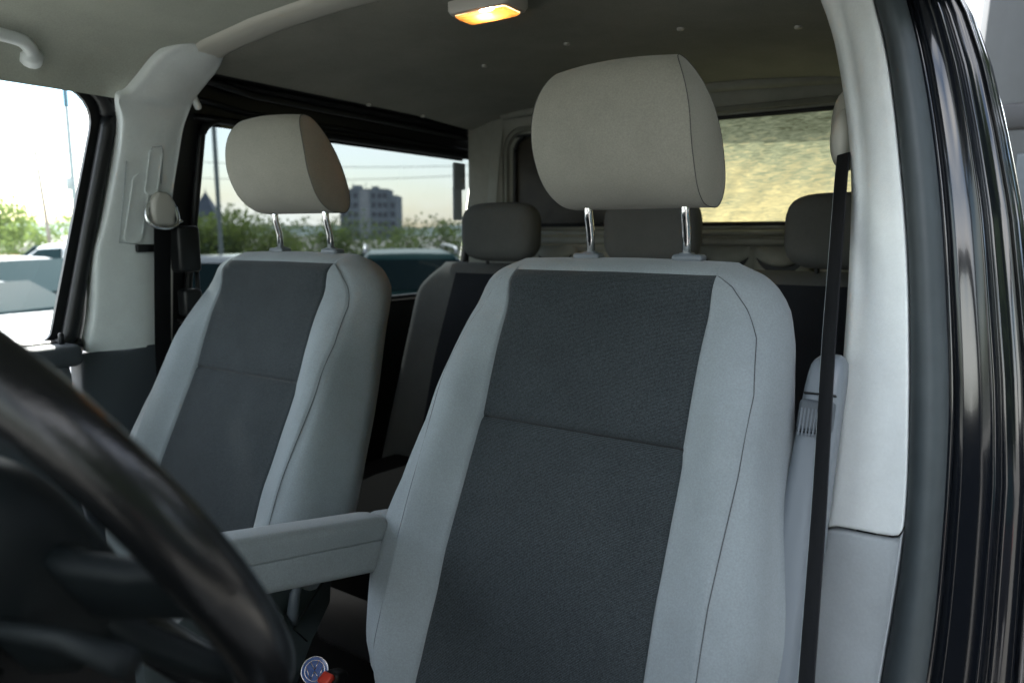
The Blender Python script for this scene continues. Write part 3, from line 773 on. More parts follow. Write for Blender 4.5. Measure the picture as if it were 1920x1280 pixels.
# recliner cover and levers on the inner side of the far seat
poly = [(-.36, 1.0), (-.141, .94), (-.150, .865), (-.195, .812), (-.219, .774), (-.30, .62), (-.52, .62), (-.52, .95)]
A_, B_, C_ = [[Vector((x, -.33 + (y + .33) * k, .82 + (z - .82) * k)) for y, z in poly] for x, k in ((.270, 1), (.298, 1), (.304, .95))]
P2('recliner_cover', loft([A_, B_, C_]), 'recliner', pas, 40)
P2('recliner_lever', tube([(.308, -.226, .945), (.312, -.244, .925), (.316, -.254, .895), (.312, -.246, .868)], [.006, .010, .011, .006], 10), 'plastic', pas)
P2('recliner_lever', rbox(.306, -.300, .925, .02, .012, .09, .005, 3, RX(35)), 'plastic', pas)
P2('recliner_groove', tube([(.3045, -.160, .925), (.3045, -.245, .855), (.3045, -.215, .815)], .002, 6), 'black', pas)

# ------------------------------------------------------------------ rear bench
bench = thing('bench_seat', 'dim grey rear bench seat with dark centres and three rounded headrests', 'bench seat', (.08, .8, .5))
BO = (-.08, -.8, -.5)
Bp = lambda nm, VF, m, par=None, auto=None, sm=True: obj(nm, VF[0], VF[1], M[m], par or bench, sm, BO, auto)
def byf(z): return .775 - (1.49 - z) * .36
rows = []
for i in range(30):
    z = .80 + .69 * math.sin(math.pi / 2 * i / 29) if i > 14 else .80 + .69 * math.sin(math.pi / 2 * 15 / 29) * i / 15
    q = sst(1.36, 1.49, z) ** 2; w0 = -.685 + .075 * q; w1 = .80 - .085 * q
    tk = .06 * math.sqrt(max(.002, 1 - max(0, (z - 1.45) / .041) ** 2)) if z > 1.45 else .06
    rows.append([Vector((a, byf(z) + .06 + b, z)) for a, b in rrect(w0, w1, -tk, tk, min(.045, tk * .95), 6)])
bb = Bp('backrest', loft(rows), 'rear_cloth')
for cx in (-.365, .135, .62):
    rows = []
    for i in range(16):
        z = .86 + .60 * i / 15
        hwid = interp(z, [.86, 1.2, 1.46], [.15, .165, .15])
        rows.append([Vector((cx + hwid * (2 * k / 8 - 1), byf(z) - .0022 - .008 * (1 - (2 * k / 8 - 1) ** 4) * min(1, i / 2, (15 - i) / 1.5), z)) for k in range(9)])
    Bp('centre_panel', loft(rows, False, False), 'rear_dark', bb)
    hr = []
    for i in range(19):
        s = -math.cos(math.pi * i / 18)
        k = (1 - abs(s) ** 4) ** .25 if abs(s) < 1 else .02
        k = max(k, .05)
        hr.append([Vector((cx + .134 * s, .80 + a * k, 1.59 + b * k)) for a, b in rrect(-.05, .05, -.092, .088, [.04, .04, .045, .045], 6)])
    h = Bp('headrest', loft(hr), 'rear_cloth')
    for s in (-1, 1): Bp('post', tube([(cx + s * .06, .81, 1.53), (cx + s * .06, .815, 1.45)], .006, 8), 'black', h)
rows = []
for y, zt in ((.62, .86), (.55, .90), (.35, .91), (.15, .90), (.08, .86)):
    rows.append([Vector((a, y, b)) for a, b in rrect(-.635, .80, .72, zt, .05, 5)])
Bp('cushion', loft(rows), 'floor')
Bp('seat_base', rbox(.08, .4, .58, 1.3, .45, .24, .03), 'black')

# ------------------------------------------------------------------ seat belts
def strap(P, w, th_, axis):
    """flat webbing along a path; axis = direction of its width"""
    P = [Vector(p) for p in P]; axis = [Vector(a).normalized() for a in axis]; rows = []
    for i, (p, a) in enumerate(zip(P, axis)):
        t = (P[min(i + 1, len(P) - 1)] - P[max(i - 1, 0)]).normalized(); nrm = t.cross(a).normalized()
        rows.append([p + a * w * u + nrm * th_ * v for u, v in ((-.5, -.6), (-.47, -1), (.47, -1), (.5, -.6), (.5, .6), (.47, 1), (-.47, 1), (-.5, .6))])
    return loft(rows)
db = thing('seat_belt', 'black seat belt hanging beside the pale driver pillar with grey guide cover at the top', 'seat belt', (.70, .14, .6), 'front seat belts')
zs = zlist(.62, 1.70, 30)
path = [Vector((interp(z, [.62, .8, 1.0, 1.24, 1.43, 1.69], [.800, .790, .775, .754, .734, .711]), .142 - .58 * (1.69 - z), z)) for z in zs]
o = obj('webbing', *strap(path, .046, .0012, [(.50, -.86, 0) for z in zs]), M['web'], db, True, (-.70, -.14, -.6), 40)
edge = [p + Vector((-.0235 * .50, .0235 * .86, 0)) for p in path]
obj('belt_edge', *tube(edge, .0011, 6), M['trim_low'], o, True, (-.70, -.14, -.6))
rows = []
for i in range(13):
    s = -math.cos(math.pi * i / 12); k = max(.05, math.sqrt(1 - s * s))
    rows.append([Vector((.704 + .024 * k * math.cos(2 * math.pi * j / 20) + .004 * s, .212 + .030 * k * math.sin(2 * math.pi * j / 20), 1.742 - .062 * s * -1 * -1)) for j in range(20)])
g1 = obj('guide_cover', *loft(rows), M['bow'], db, True, (-.70, -.14, -.6))
rows = []
for i in range(13):
    s = -math.cos(math.pi * i / 12); k = max(.05, math.sqrt(1 - s * s))
    rows.append([Vector((.702 + .018 * k * math.cos(2 * math.pi * j / 20), .186 + .026 * k * math.sin(2 * math.pi * j / 20), 1.727 - .045 * s)) for j in range(20)])
obj('guide_cap', *loft(rows), M['bow'], g1, True, (-.70, -.14, -.6))

pb = thing('seat_belt', 'black seat belt running down the far pillar from a pale guide cover with chrome loop', 'seat belt', (-.76, -.07, .6), 'front seat belts')
PO = (.76, .07, -.6)
zs = zlist(.62, 1.60, 26)
path = [Vector((-interp(z, [.6, 1.0, 1.31, 1.6, 1.7], [.76, .772, .775, .752, .745]), -.070 - .012 * (1.6 - z) * 2, z)) for z in zs]
obj('webbing', *strap(path, .050, .0012, [(-.25, 1, 0) for z in zs]), M['web'], pb, True, PO, 40)
cap = []
for z, w, d in ((1.600, .020, .006), (1.606, .026, .012), (1.635, .030, .016), (1.655, .029, .016), (1.672, .020, .013), (1.680, .010, .007)):
    cap.append([Vector((-interp(z, [1.6, 1.7], [.752, .745]) + b, -.070 + a, z)) for a, b in rrect(-w, w, -d, d, min(d, w) * .7, 4)])
gc = obj('guide_cover', *loft(cap), M['pale'], pb, True, PO)
loop = spline([(-.750, -.108, 1.625), (-.744, -.100, 1.604), (-.742, -.07, 1.596), (-.744, -.04, 1.604), (-.750, -.032, 1.625), (-.752, -.045, 1.655), (-.752, -.095, 1.655)], 4, True)
obj('guide_loop', *tube(loop, .006, 10, True), M['silver'], gc, True, PO)

# belt buckle between the seats, with a blue emblem plug in it
bk = thing('belt_buckle', 'seat belt buckle between the front seats with red button and round blue emblem plug', 'buckle', (-.04, -.25, .7))
KO = (.04, .25, -.7)
dcam = (Vector((.906, -1.043, 1.58)) - Vector((-.055, -.25, .79)))
nb = Vector((.62, -.62, .60)).normalized()
obj('body', *rbox(-.018, -.243, .755, .032, .035, .09, .008, 3, RX(-20)), M['black'], bk, True, KO)
obj('button', *rbox(-.016, -.258, .797, .024, .022, .012, .003, 2, RX(25)), M['red'], bk, True, KO)
cB = Vector((-.055, -.25, .795))
dk = obj('emblem_plug', *disc(cB - nb * .004, nb, .0245, 40, .006), M['blue'], bk, True, KO, 40)
ax = nb.cross(Vector((0, 0, 1))).normalized() * -1; ay = nb.cross(ax) * -1
ax = Vector((0, 0, 1)).cross(nb).normalized(); ay = nb.cross(ax)
def onb(u, v): return cB + nb * .0022 + ax * u + ay * v
def circ(r, k=36): return [onb(r * math.cos(2 * math.pi * i / k), r * math.sin(2 * math.pi * i / k)) for i in range(k)]
obj('emblem_rim', *tube(circ(.0236), .0009, 6, True), M['silver'], dk, True, KO)
obj('emblem_ring', *tube(circ(.0175), .0007, 6, True), M['silver'], dk, True, KO)
s_ = .0172
def st(pts): return tube([onb(u * s_, v * s_) for u, v in pts], .0008, 6)
obj('emblem_letters', *join(st([(-.42, .9), (0, .08)]), st([(.42, .9), (0, .08)]), st([(-.88, .42), (-.42, -.86)]), st([(-.42, -.86), (0, -.05)]), st([(0, -.05), (.42, -.86)]), st([(.42, -.86), (.88, .42)])), M['silver'], dk, True, KO)

# ------------------------------------------------------------------ steering wheel
sw = thing('steering_wheel', 'black leather steering wheel, large and blurred at the lower left', 'steering wheel', (.382, -.829, 1.39))
al = .52; nw = Vector((0, math.cos(al), math.sin(al))); e1 = Vector((1, 0, 0)); e2 = nw.cross(e1)
cw = Vector((0, 0, 0))
def wp(r, a, h=0): return cw + (e1 * math.cos(a) + e2 * math.sin(a)) * r + nw * h
rows = []
for i in range(96):
    a = 2 * math.pi * i / 96; rows.append([wp(.186 + .0175 * math.cos(2 * math.pi * k / 20), a, .0195 * math.sin(2 * math.pi * k / 20)) for k in range(20)])
rows.append(rows[0])
obj('rim', *loft(rows, True, False), M['leather'], sw)
for rr_, hh in ((.1715, -.010), ):
    obj('rim_seam', *tube([wp(rr_, 2 * math.pi * i / 96, hh) for i in range(96)], .0012, 6, True), M['seam'], sw)
rows = []
for z, k in ((-.075, .75), (-.06, .95), (-.03, 1), (-.012, .96), (-.002, .80), (.004, .5), (.006, .1)):
    rows.append([cw + e1 * a * k + e2 * b * k + nw * z for a, b in rrect(-.085, .085, -.075, .075, .045, 8)])
obj('airbag_cover', *loft(rows), M['dash'], sw)
for a0, wd in ((R_(2), .026), (R_(178), .026), (R_(54), .040), (R_(126), .040)):
    rows = []
    d = e1 * math.cos(a0) + e2 * math.sin(a0); s = nw.cross(d)
    for r, k, z in ((.06, 1.3, -.03), (.10, 1.0, -.026), (.14, .8, -.014), (.172, .9, -.002)):
        rows.append([cw + d * r + s * a * k + nw * (z + b) for a, b in rrect(-wd, wd, -.009, .009, .007, 4)])
    obj('spoke', *loft(rows), M['dash'], sw)
    obj('spoke_trim', *tube([cw + d * r + s * wd * .9 * k + nw * (z + .010) for r, k, z in ((.09, 1.0, -.027), (.14, .8, -.014), (.165, .8, -.006))], .002, 6), M['trim_dark'], sw)

# ================================================================== outside
GZ = -.17
def ground_mat():
    m = mat('asphalt', (.19, .19, .18), .9, .2, var=.25, vscale=3, bump=.3, bscale=40); return m
rows = [[Vector((x, y, GZ)) for x in (-4000, -200, -40, 0, 40, 200, 4000)] for y in (-4000, -200, -40, 0, 40, 200, 4000)]
o = obj('ground', *loft(rows, False, False), ground_mat(), None, False); o['kind'] = 'structure'
# distant hills
rows = []
for k in range(2):
    pass
def hill_ring(r, h, seed):
    rnd = random.Random(seed); ph = [rnd.uniform(0, 6.28) for _ in range(6)]
    A, B, D = [], [], []
    for i in range(121):
        a = R_(80 + 130 * i / 120)
        z = h * (.55 + .2 * math.sin(a * 5 + ph[0]) + .15 * math.sin(a * 11 + ph[1]) + .07 * math.sin(a * 31 + ph[2]) + .04 * math.sin(a * 83 + ph[3]))
        A.append(Vector((r * math.cos(a), r * math.sin(a), GZ - 1))); B.append(Vector((r * 1.05 * math.cos(a), r * 1.05 * math.sin(a), z))); D.append(Vector((r * 1.3 * math.cos(a), r * 1.3 * math.sin(a), z * .5)))
    return loft([A, B, D], False, False)
o = obj('hills', *hill_ring(1500, 34, 3), mat('hazy_hills', (.16, .20, .20), .95, .1, var=.25, vscale=.01), None); o['kind'] = 'structure'

leafm = [mat('leaf_green_%d' % i, c, .7, .25, var=.4, vscale=2.0) for i, c in enumerate(((.08, .13, .05), (.115, .15, .06), (.05, .08, .045)))]
for m_ in leafm:
    n, l = m_.node_tree.nodes, m_.node_tree.links; b = n["Principled BSDF"]
    t_ = n.new("ShaderNodeBsdfTranslucent"); t_.inputs[0].default_value = (.16, .22, .06, 1)
    x_ = n.new("ShaderNodeMixShader"); x_.inputs[0].default_value = .35
    l.new(b.outputs[0], x_.inputs[1]); l.new(t_.outputs[0], x_.inputs[2]); l.new(x_.outputs[0], n["Material Output"].inputs[0])
bark = mat('bark', (.09, .075, .06), .9, .2, var=.3, vscale=20)
def tree(x, y, h, w, label, mi, seed, leaves=1500, trunk=.35, cat='tree', name='tree'):
    rnd = random.Random(seed)
    t = thing(name, label, cat, (x, y, GZ), 'trees and shrubs beyond the car park')
    th0 = h * trunk
    VF = [tube([(0, 0, 0), (rnd.uniform(-.05, .05), 0, th0 * .6), (rnd.uniform(-.1, .1), rnd.uniform(-.1, .1), h * .8)], [h * .025, h * .02, h * .006], 8)]
    cl = []
    for k in range(9):
        a = rnd.uniform(0, 6.28); r = rnd.uniform(.25, .8) * w / 2; z = rnd.uniform(th0, h * .86)
        c = Vector((r * math.cos(a), r * math.sin(a), z)); cl.append((c, rnd.uniform(.22, .42) * w / 2 + .1))
        VF.append(tube([(0, 0, max(.2, z * .6)), c * .6 + Vector((0, 0, z * .32)), c], [h * .012, h * .008, h * .003], 5))
    cl.append((Vector((0, 0, h * .82)), .3 * w / 2 + .1))
    obj('trunk', *join(*VF), bark, t)
    V, F = [], []
    for k in range(leaves):
        c, r = rnd.choice(cl)
        d = Vector((rnd.gauss(0, 1), rnd.gauss(0, 1), rnd.gauss(0, .85))); d = d.normalized() * r * rnd.uniform(.45, 1.15) ** .8
        p = c + d; s = rnd.uniform(.04, .10) * (h / 4) ** (.4 if h < 4 else 2.1)
        a = Vector((rnd.gauss(0, 1), rnd.gauss(0, 1), rnd.gauss(0, 1))).normalized(); b = a.orthogonal().normalized()
        i = len(V); V += [p - a * s, p + b * s * .6, p + a * s, p - b * s * .6]; F.append((i, i + 1, i + 2, i + 3))
    obj('crown', V, F, leafm[mi], t, False, recalc=False)
    return t
C0 = Vector((.906, -1.043, 0)); Hh = Vector((-.5548, .832, 0)); Rr_ = Vector((.832, .5548, 0))
def far(px, d):      # a place out there, d metres ahead of the window side
    p = C0 + Hh * d + Rr_ * (px * d); return p.x, p.y
TREES = [(-.745, 15, 2.45, 2.6, 'bright leafy tree at the edge of the front door window', 1, 3200), (-.69, 24, 2.35, 3.4, 'green tree left of the leaning pole in the front door window', 0, 2600),
         (-.61, 26, 2.5, 2.6, 'green tree behind the white car, right of the leaning pole', 1, 2200),
         (-.455, 22, 2.2, 3.4, 'round shrub below the pointed roof', 2, 2600), (-.425, 24, 2.25, 3.4, 'bright green shrub left of the lamp post, below the pointed roof', 0, 2600), (-.39, 23, 2.45, 3.6, 'tall bright green shrub just right of the lamp post', 1, 3000),
         (-.345, 24, 2.3, 3.8, 'yellow green shrub framed by the chrome headrest posts of the far seat', 1, 2800), (-.295, 26, 2.1, 3.6, 'dark shrub behind the right headrest post of the far seat', 0, 2400), (-.24, 27, 2.2, 4.0, 'thin shrub below the apartment block', 2, 1600),
         (-.19, 28, 2.1, 3.8, 'greyish shrub right below the apartment block', 2, 1600), (-.145, 26, 2.2, 3.4, 'sparse brown shrub right of the apartment block', 2, 1000), (-.095, 22, 2.1, 3.0, 'dark shrub beside the rear headrest', 2, 1800)]
for k, (px, d, h, w, lb, mi, nl) in enumerate(TREES):
    X, Y = far(px, d); tree(X, Y, h, w, lb, mi, 50 + k, nl, .15)
# unseen trees added on the driver's side to block sky; the jamb mirrors them
for k, (X, Y, h, w) in enumerate(((8.8, -5.6, 7.5, 6), (8.5, -3.0, 7.0, 5.5), (8.0, .6, 8.5, 6), (7.6, 4.2, 8.0, 6), (7.2, 8.2, 9.0, 6.5), (11.5, -7.5, 7.5, 6))):
    t = tree(X, Y, h, w, ['added unseen tree just in front of the one set furthest back', 'shortest added unseen tree, behind the tail of the black car', 'added unseen tree directly beside the black car',
        'added unseen tree beyond the nose of the black car', 'tallest added unseen tree, beside the tall silver van', 'added unseen tree set furthest back'][k], 2, 90 + k, 3600, .22)
    t['group'] = 'added unseen trees on the driver side'

# poles
metal = mat('pole_grey', (.16, .19, .19), .6, .4, var=.15, vscale=6)
wood = mat('pole_wood', (.20, .18, .15), .8, .2, var=.2, vscale=8)
X, Y = far(-.604, 17)
pl = thing('street_pole', 'tall straight pole with a small square sign in the front door window', 'pole', (X, Y, GZ))
obj('shaft', *tube([(0, 0, 0), (0, 0, 3), (0, 0, 7.5)], [.06, .055, .05], 10), metal, pl)
obj('sign_plate', *rbox(-.10, -.04, 2.93, .30, .03, .30, .02), metal, pl, True, (0, 0, 0), 40)
X, Y = far(-.642, 24)
pl = thing('utility_pole', 'thin leaning wooden pole left of the tall straight pole', 'pole', (X, Y, GZ))
obj('shaft', *tube([(.06, 0, 0), (-.08, -.06, 2.5), (-.2, -.14, 4.5)], [.075, .065, .055], 8), wood, pl)
X, Y = far(-.406, 20)
pl = thing('street_lamp', 'dark lamp post with bent top in the tinted rear side window', 'lamp post', (X, Y, GZ))
obj('post', *tube(spline([(0, 0, 0), (0, 0, 2), (0, 0, 4.6), (-.02, -.01, 4.95), (-.14, -.09, 5.08), (-.5, -.33, 5.12)], 4), .06, 10), metal, pl)
obj('lamp_head', *rbox(-.62, -.41, 5.12, .35, .2, .08, .03), metal, pl, True, (0, 0, 0), 40)
# overhead wires far beyond
for k, (za, zb) in enumerate(((5.2, 5.5), (6.3, 6.0))):
    a = far(-.62, 42); b = far(.02, 46); P_ = []
    for i in range(17):
        q = i / 16; P_.append((a[0] + (b[0] - a[0]) * q, a[1] + (b[1] - a[1]) * q, za + (zb - za) * q - .5 * math.sin(math.pi * q)))
    o = obj('overhead_wire', *tube(P_, .02, 5), M['black'])
    o['label'] = ('lower' if k == 0 else 'upper') + ' overhead wire crossing the sky in the tinted window'; o['category'] = 'wire'; o['group'] = 'overhead wires'

# buildings far off
conc = mat('hazed_concrete', (.19, .215, .24), .85, .2, var=.12, vscale=.4)  # distance haze mixed into the concrete colour
conc2 = mat('pale_concrete', (.30, .315, .33), .85, .2, var=.1, vscale=.5)
dwin = mat('dark_window', (.04, .05, .07), .2, .5)
X, Y = far(-.192, 240)
ap = thing('apartment_block', 'grey apartment block on the skyline right of the far headrest', 'building', (X, Y, GZ), None, R_(33.7))
obj('wall', *join(rbox(-2, 0, 8, 15.5, 12, 16, .05, 1), rbox(7.2, 0, 7.2, 3.2, 11, 14.4, .05, 1)), conc, ap, False)
obj('stair_panel', *rbox(-1.6, -6.05, 8.2, 3.2, .3, 15.6, .05, 1), conc2, ap, False)
obj('roof', *join(rbox(-2, 0, 16.2, 15.9, 12.4, .4, .05, 1), rbox(-5, 0, 17, 3, 3, 1.6, .05, 1), rbox(1, 0, 16.9, 2, 3, 1.2, .05, 1)), conc, ap, False)
for x in (-6.5, -2.2): obj('antenna', *tube([(x, 0, 16), (x, 0, 19)], .1, 5), metal, ap)
for fl in range(5):
    for x in (-8.6, -6.6, -4.6, 1.3, 3.3, 5.0, 7.4):
        if fl == 4 and x > 7: continue
        wv = bpy.data.objects.get('apartment_window_source')
        me = bpy.data.meshes.get('window_mesh')
        if me is None:
            V, F = rbox(0, 0, 0, 1.2, .12, 1.5, .02, 1); me = bpy.data.meshes.new('window_mesh'); me.from_pydata([tuple(v) for v in V], [], F); me.materials.append(dwin)
        w_ = bpy.data.objects.new('window', me); COL.objects.link(w_); w_.parent = ap
        w_.location = (x, -6.03 if x < 6 else -5.53, 2.2 + fl * 3.0)
slate = mat('slate_roof', (.07, .09, .12), .6, .4, var=.15, vscale=1)
X, Y = far(-.423, 120)
ch = thing('house', 'house with a steep pointed dark roof left of the lamp post', 'house', (X, Y, GZ), None, R_(40))
obj('wall', *rbox(0, 0, 2.4, 3.6, 3.6, 4.8, .05, 1), conc2, ch, False)
obj('roof', [(-2, -2, 4.8), (2, -2, 4.8), (2, 2, 4.8), (-2, 2, 4.8), (0, 0, 8.9)], [(0, 1, 4), (1, 2, 4), (2, 3, 4), (3, 0, 4), (3, 2, 1, 0)], slate, ch, False)
obj('finial', *tube([(0, 0, 8.8), (0, 0, 9.6)], [.07, .03], 6), metal, ch)
X, Y = far(-.448, 125)
hs2 = thing('house', 'low house with plum coloured roof and thin chimney at the window edge', 'house', (X, Y, GZ), None, R_(40))
obj('wall', *rbox(0, 0, 2.0, 3.4, 4, 4.0, .05, 1), conc2, hs2, False)
obj('roof', [(-2, -2.2, 4), (2, -2.2, 4), (2, 2.2, 4), (-2, 2.2, 4), (-2, 0, 5.6), (2, 0, 5.6)], [(0, 1, 5, 4), (2, 3, 4, 5), (1, 2, 5), (3, 0, 4), (3, 2, 1, 0)], mat('plum_roof', (.22, .12, .20), .7, .3), hs2, False)
obj('chimney', *tube([(.6, 0, 4.5), (.6, 0, 9.2)], [.28, .16], 8), conc, hs2)
# low wooden fence beyond the cars
fx, fy = far(-.80, 19); gx, gy = far(-.60, 21)
fe = thing('fence', 'low tan wooden fence behind the parked cars', 'fence', ((fx + gx) / 2, (fy + gy) / 2, GZ), None, math.atan2(gy - fy, gx - fx))
fl_ = math.hypot(gx - fx, gy - fy); tan = mat('tan_boards', (.36, .22, .12), .8, .2, var=.2, vscale=5)
me = None; nb_ = int(fl_ / .16)
V, F = rbox(0, 0, .68, .14, .025, 1.1, .005, 1); me = bpy.data.meshes.new('board'); me.from_pydata([tuple(v) for v in V], [], F); me.materials.append(tan)
for i in range(nb_):
    o = bpy.data.objects.new('board', me); COL.objects.link(o); o.parent = fe; o.location = (-fl_ / 2 + i * .16 + .08, 0, random.uniform(-.02, .02))
obj('rail', *rbox(0, .03, .9, fl_, .04, .07, .005, 1), tan, fe, False)

# cars ---------------------------------------------------------------------------
carglass = mat('car_window', (.012, .024, .027), .04, .012)
tyre = mat('tyre', (.02, .02, .02), .8, .2); rimm = mat('wheel_rim', (.5, .5, .52), .3, .5, metal=.8)
lampm = mat('headlight_lens', (.55, .6, .65), .1, .6, coat=1); grillem = mat('grille_black', (.015, .015, .015), .4, .5)
redl = mat('tail_light', (.4, .02, .02), .2, .6, coat=1)
def car(label, x, y, rot, col, kind='sedan', H=1.45, L=4.5, W=1.78, rails=False, roofc=None, group='cars parked outside the windows'):
    t = thing('parked_car', label, 'car', (x, y, GZ), group, rot)     # nose points along +x before the turn
    pm = mat('car_paint', col, .3, .5 if max(col) > .2 else .12, coat=1 if max(col) > .2 else 0)
    xs = [-.5, -.485, -.45, -.40, -.30, -.2, -.1, 0, .1, .2, .28, .36, .43, .47, .49, .5]
    xs = [q * L for q in xs]
    sed = kind == 'sedan'
    hood = lambda u: interp(u, [-.5, -.48, -.40, -.25, .15, .2, .40, .47, .5], [.55, .88, .98 if sed else 1.0, 1.0, .98, .96, .84, .74, .5])
    rows = []
    for xq in xs:
        u = xq / L; k = interp(u, [-.5, -.47, -.38, 0, .36, .46, .5], [.78, .90, .98, 1, .97, .88, .74]); w = W / 2 * k; z = hood(u)
        zb = interp(u, [-.5, -.45, .44, .5], [.42, .24, .22, .36])
        half = [(w * .90, zb), (w * .99, zb + .12), (w, z * .62), (w * .985, z * .86), (w * .93, z * .965), (w * .7, z), (0, z + .012)]
        rows.append([Vector((xq, a, b)) for a, b in half] + [Vector((xq, -a, b)) for a, b in half[::-1][1:]])
    V, F = loft(rows); body = obj('body', V, F, pm, t, True, (0, 0, 0), 50)
    # greenhouse
    if sed: gp = [(-.40, 0), (-.26, .88), (-.20, .97), (-.05, 1), (.04, .96), (.08, .88), (.23, 0)]
    else: gp = [(-.495, 0), (-.455, .80), (-.43, .94), (-.1, 1), (.06, .95), (.10, .87), (.26, 0)]
    zb = .93; rows = []
    for u, q in gp:
        z = zb + (H - zb) * q; w = W / 2 * interp(q, [0, .8, 1], [.93, .80, .70])
        half = [(W / 2 * .93, zb - .03), (w if q else W / 2 * .93, max(zb, z - .06)), (w * .9, z - .012), (0, z)]
        rows.append([Vector((u * L, a, b)) for a, b in half] + [Vector((u * L, -a, b)) for a, b in half[::-1][1:]])
    obj('roof', *loft(rows), mat('roof_paint', roofc, .3, .12) if roofc else pm, t, True, (0, 0, 0), 35)
    # windows, laid just proud of the greenhouse
    def gw(u, q, s):   # side glass point
        z = zb + (H - zb) * q; return Vector((u * L, s * (W / 2 * (.93 - .13 * q / .8) + .012), z))
    for s in (1, -1):
        if sed: quads = [((-.33, .10), (-.06, .10), (-.06, .82), (-.225, .80)), ((-.045, .10), (.185, .10), (.075, .80), (-.045, .82))]
        else: quads = [((-.46, .10), (-.27, .10), (-.27, .80), (-.435, .78)), ((-.255, .10), (-.03, .10), (-.03, .82), (-.255, .82)), ((-.015, .10), (.205, .10), (.09, .78), (-.015, .82))]
        for qd in quads:
            P4 = [gw(u, q, s) for u, q in qd]; Q4 = [p - Vector((0, s * .03, 0)) for p in P4]
            obj('side_window', P4 + Q4, [(0, 1, 2, 3), (4, 5, 6, 7), (0, 1, 5, 4), (1, 2, 6, 5), (2, 3, 7, 6), (3, 0, 4, 7)], carglass, t, False)
        obj('door_mirror', *rbox(.19 * L, s * (W / 2 + .06), 1.0, .12, .2, .13, .04), pm, t)
    def cross(u0, q0, u1, q1, nm, sgn):
        z0, z1 = zb + (H - zb) * q0, zb + (H - zb) * q1
        w0, w1 = W / 2 * (.90 - .12 * q0), W / 2 * (.90 - .12 * q1)
        nrm = Vector((sgn * (z1 - z0), 0, abs(u1 - u0) * L)).normalized() * .03
        P4 = [Vector((u0 * L, -w0, z0)) + nrm, Vector((u0 * L, w0, z0)) + nrm, Vector((u1 * L, w1, z1)) + nrm, Vector((u1 * L, -w1, z1)) + nrm]
        Q4 = [p - nrm * 2 for p in P4]
        obj(nm, P4 + Q4, [(0, 1, 2, 3), (4, 5, 6, 7), (0, 1, 5, 4), (1, 2, 6, 5), (2, 3, 7, 6), (3, 0, 4, 7)], carglass, t, False)
    if sed: cross(.215, .09, .09, .86, 'windscreen', 1); cross(-.385, .10, -.27, .84, 'rear_window', -1)
    else: cross(.245, .09, .108, .85, 'windscreen', 1); cross(-.491, .10, -.458, .78, 'rear_window', -1)
    for s in (1, -1):
        obj('headlight', *rbox(.462 * L, s * W * .335, .70, .12, .40, .13, .04, 3, Matrix.Rotation(-s * .45, 3, 'Z').to_quaternion()), lampm, t)
        obj('tail_light', *rbox(-.472 * L, s * W * .36, .80, .10, .26, .16, .03, 3, Matrix.Rotation(s * .4, 3, 'Z').to_quaternion()), redl, t)
        for u in (-.30, .30):
            wh = obj('wheel', *tube([(u * L, s * (W / 2 - .2), .32), (u * L, s * (W / 2 - .01), .32)], .32, 24), tyre, t, True, (0, 0, 0), 40)
            obj('rim', *disc((u * L, s * (W / 2 - .008), .32), (0, s, 0), .21, 20, .015), rimm, wh)
        if rails: obj('roof_rail', *tube(spline([(-.42 * L, s * W * .36, H - .05), (-.38 * L, s * W * .36, H + .04), (.0, s * W * .36, H + .05), (.06 * L, s * W * .36, H - .03)], 4), .022, 8), rimm, t)
    g_ = obj('grille', *rbox(.490 * L, 0, .58, .06, .72, .28, .03), grillem, t, True, (0, 0, 0), 40)
    for i in range(5): obj('grille_bar', *tube([(.4995 * L, -.34, .47 + .055 * i), (.4995 * L, .34, .47 + .055 * i)], .011, 6), M['chrome'], g_)
    obj('bumper', *rbox(.487 * L, 0, .36, .1, W * .8, .16, .05), pm, t)
    obj('number_plate', *rbox(.503 * L, 0, .40, .02, .5, .11, .008), conc2, t, True, (0, 0, 0), 40)
    return t
WHITE, SILV, DARK, TEAL = (.72, .74, .74), (.30, .32, .33), (.03, .035, .045), (.012, .05, .05)
def heading(px, ang):        # nose direction turned ang degrees from "towards the camera side"
    return 0
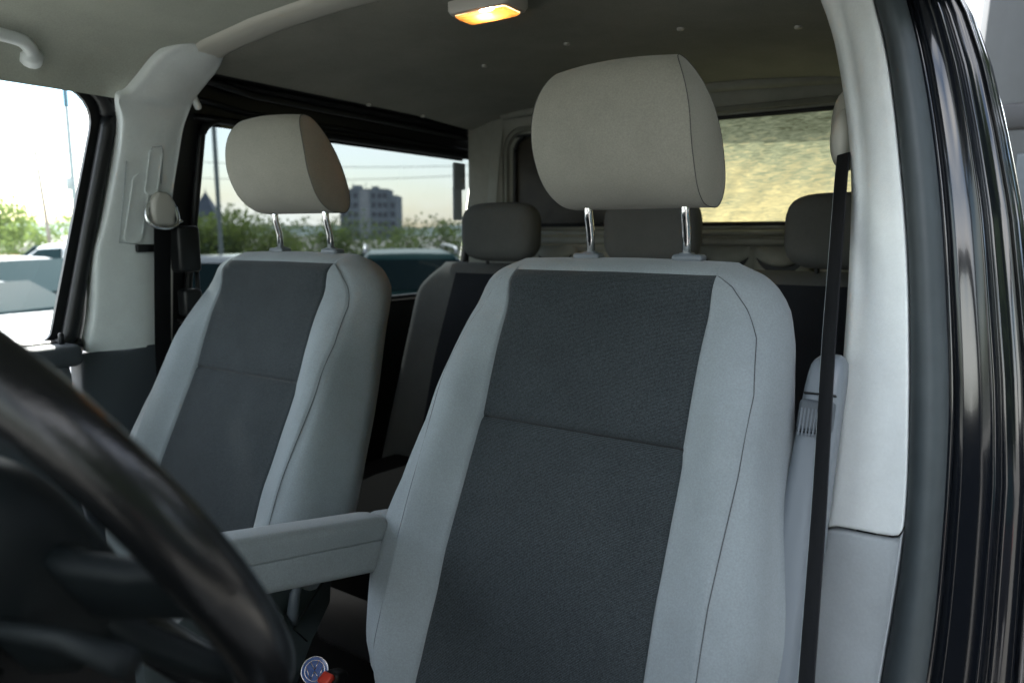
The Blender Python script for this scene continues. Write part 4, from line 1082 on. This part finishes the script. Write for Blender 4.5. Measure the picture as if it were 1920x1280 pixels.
X, Y = far(-.575, 6.7); car('white car nearest to the front door window, its nose with grille towards us', X - 2.25 * math.cos(R_(16)), Y - 2.25 * math.sin(R_(16)), R_(16), (.62, .64, .64), 'sedan', 1.27, roofc=(.02, .024, .028))
X, Y = far(-.715, 9.9); car('dark sedan between the two white cars in the front door window', X, Y, R_(24), DARK, 'sedan', 1.46)
X, Y = far(-.605, 15.5); car('white estate car furthest back in the front door window', X, Y, R_(215), WHITE, 'wagon', 1.60)
X, Y = far(-.44, 9.8); car('silver car behind the far seat belt pillar in the tinted window', X, Y, R_(205), SILV, 'wagon', 1.50)
X, Y = far(-.150, 12); car('dark teal car with pale roof rails in the tinted window', X, Y, R_(135), TEAL, 'wagon', 1.53, rails=True)
car('black car added unseen alongside, mirrored low in the black door jamb', 3.9, -.3, R_(92), (.01, .01, .012), 'sedan', 1.45)  # unseen car added to cut ground bounce and mirror dark in the jamb

# tall silver van parked right behind, a strip of it shows past the black jamb
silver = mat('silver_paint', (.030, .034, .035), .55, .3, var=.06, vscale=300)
bv = thing('parked_van', 'tall silver van parked close behind, showing past the black jamb at the upper right', 'van', (1.715, 3.25, GZ))
def vrow(y, k): return [Vector((a * k * (1 - .05 * max(0, b - 1.2)), y, b)) for a, b in rrect(-1.0, 1.0, .35, 3.08, [.16, .16, .08, .08], 5)]
obj('body', *loft([vrow(-.62, .90), vrow(-.60, .97), vrow(-.54, 1), vrow(2.5, 1), vrow(4.2, .98)]), silver, bv, True, (0, 0, 0), 45)
obj('roof_gutter', *tube([(-.86, -.61, 2.93), (-.88, .5, 2.95), (-.88, 3.5, 2.95)], .018, 8), M['black'], bv)
obj('trim_band', *rbox(0, -.615, 2.23, 1.86, .03, .11, .02), M['black'], bv)
for x in (-.84, -.10): obj('window_pillar_trim', *rbox(x, -.63, 1.72, .035, .02, .76, .008, 2, Matrix.Rotation(R_(3), 3, 'Y').to_quaternion()), M['trim'], bv)
obj('rear_window', *rbox(-.45, -.622, 1.72, .60, .02, .72, .05), M['seal'], bv, True, (0, 0, 0), 40)
for x in (-.7, .7):
    wh = obj('wheel', *tube([(x - .1, .4, .36), (x + .1, .4, .36)], .36, 24), tyre, bv, True, (0, 0, 0), 40)
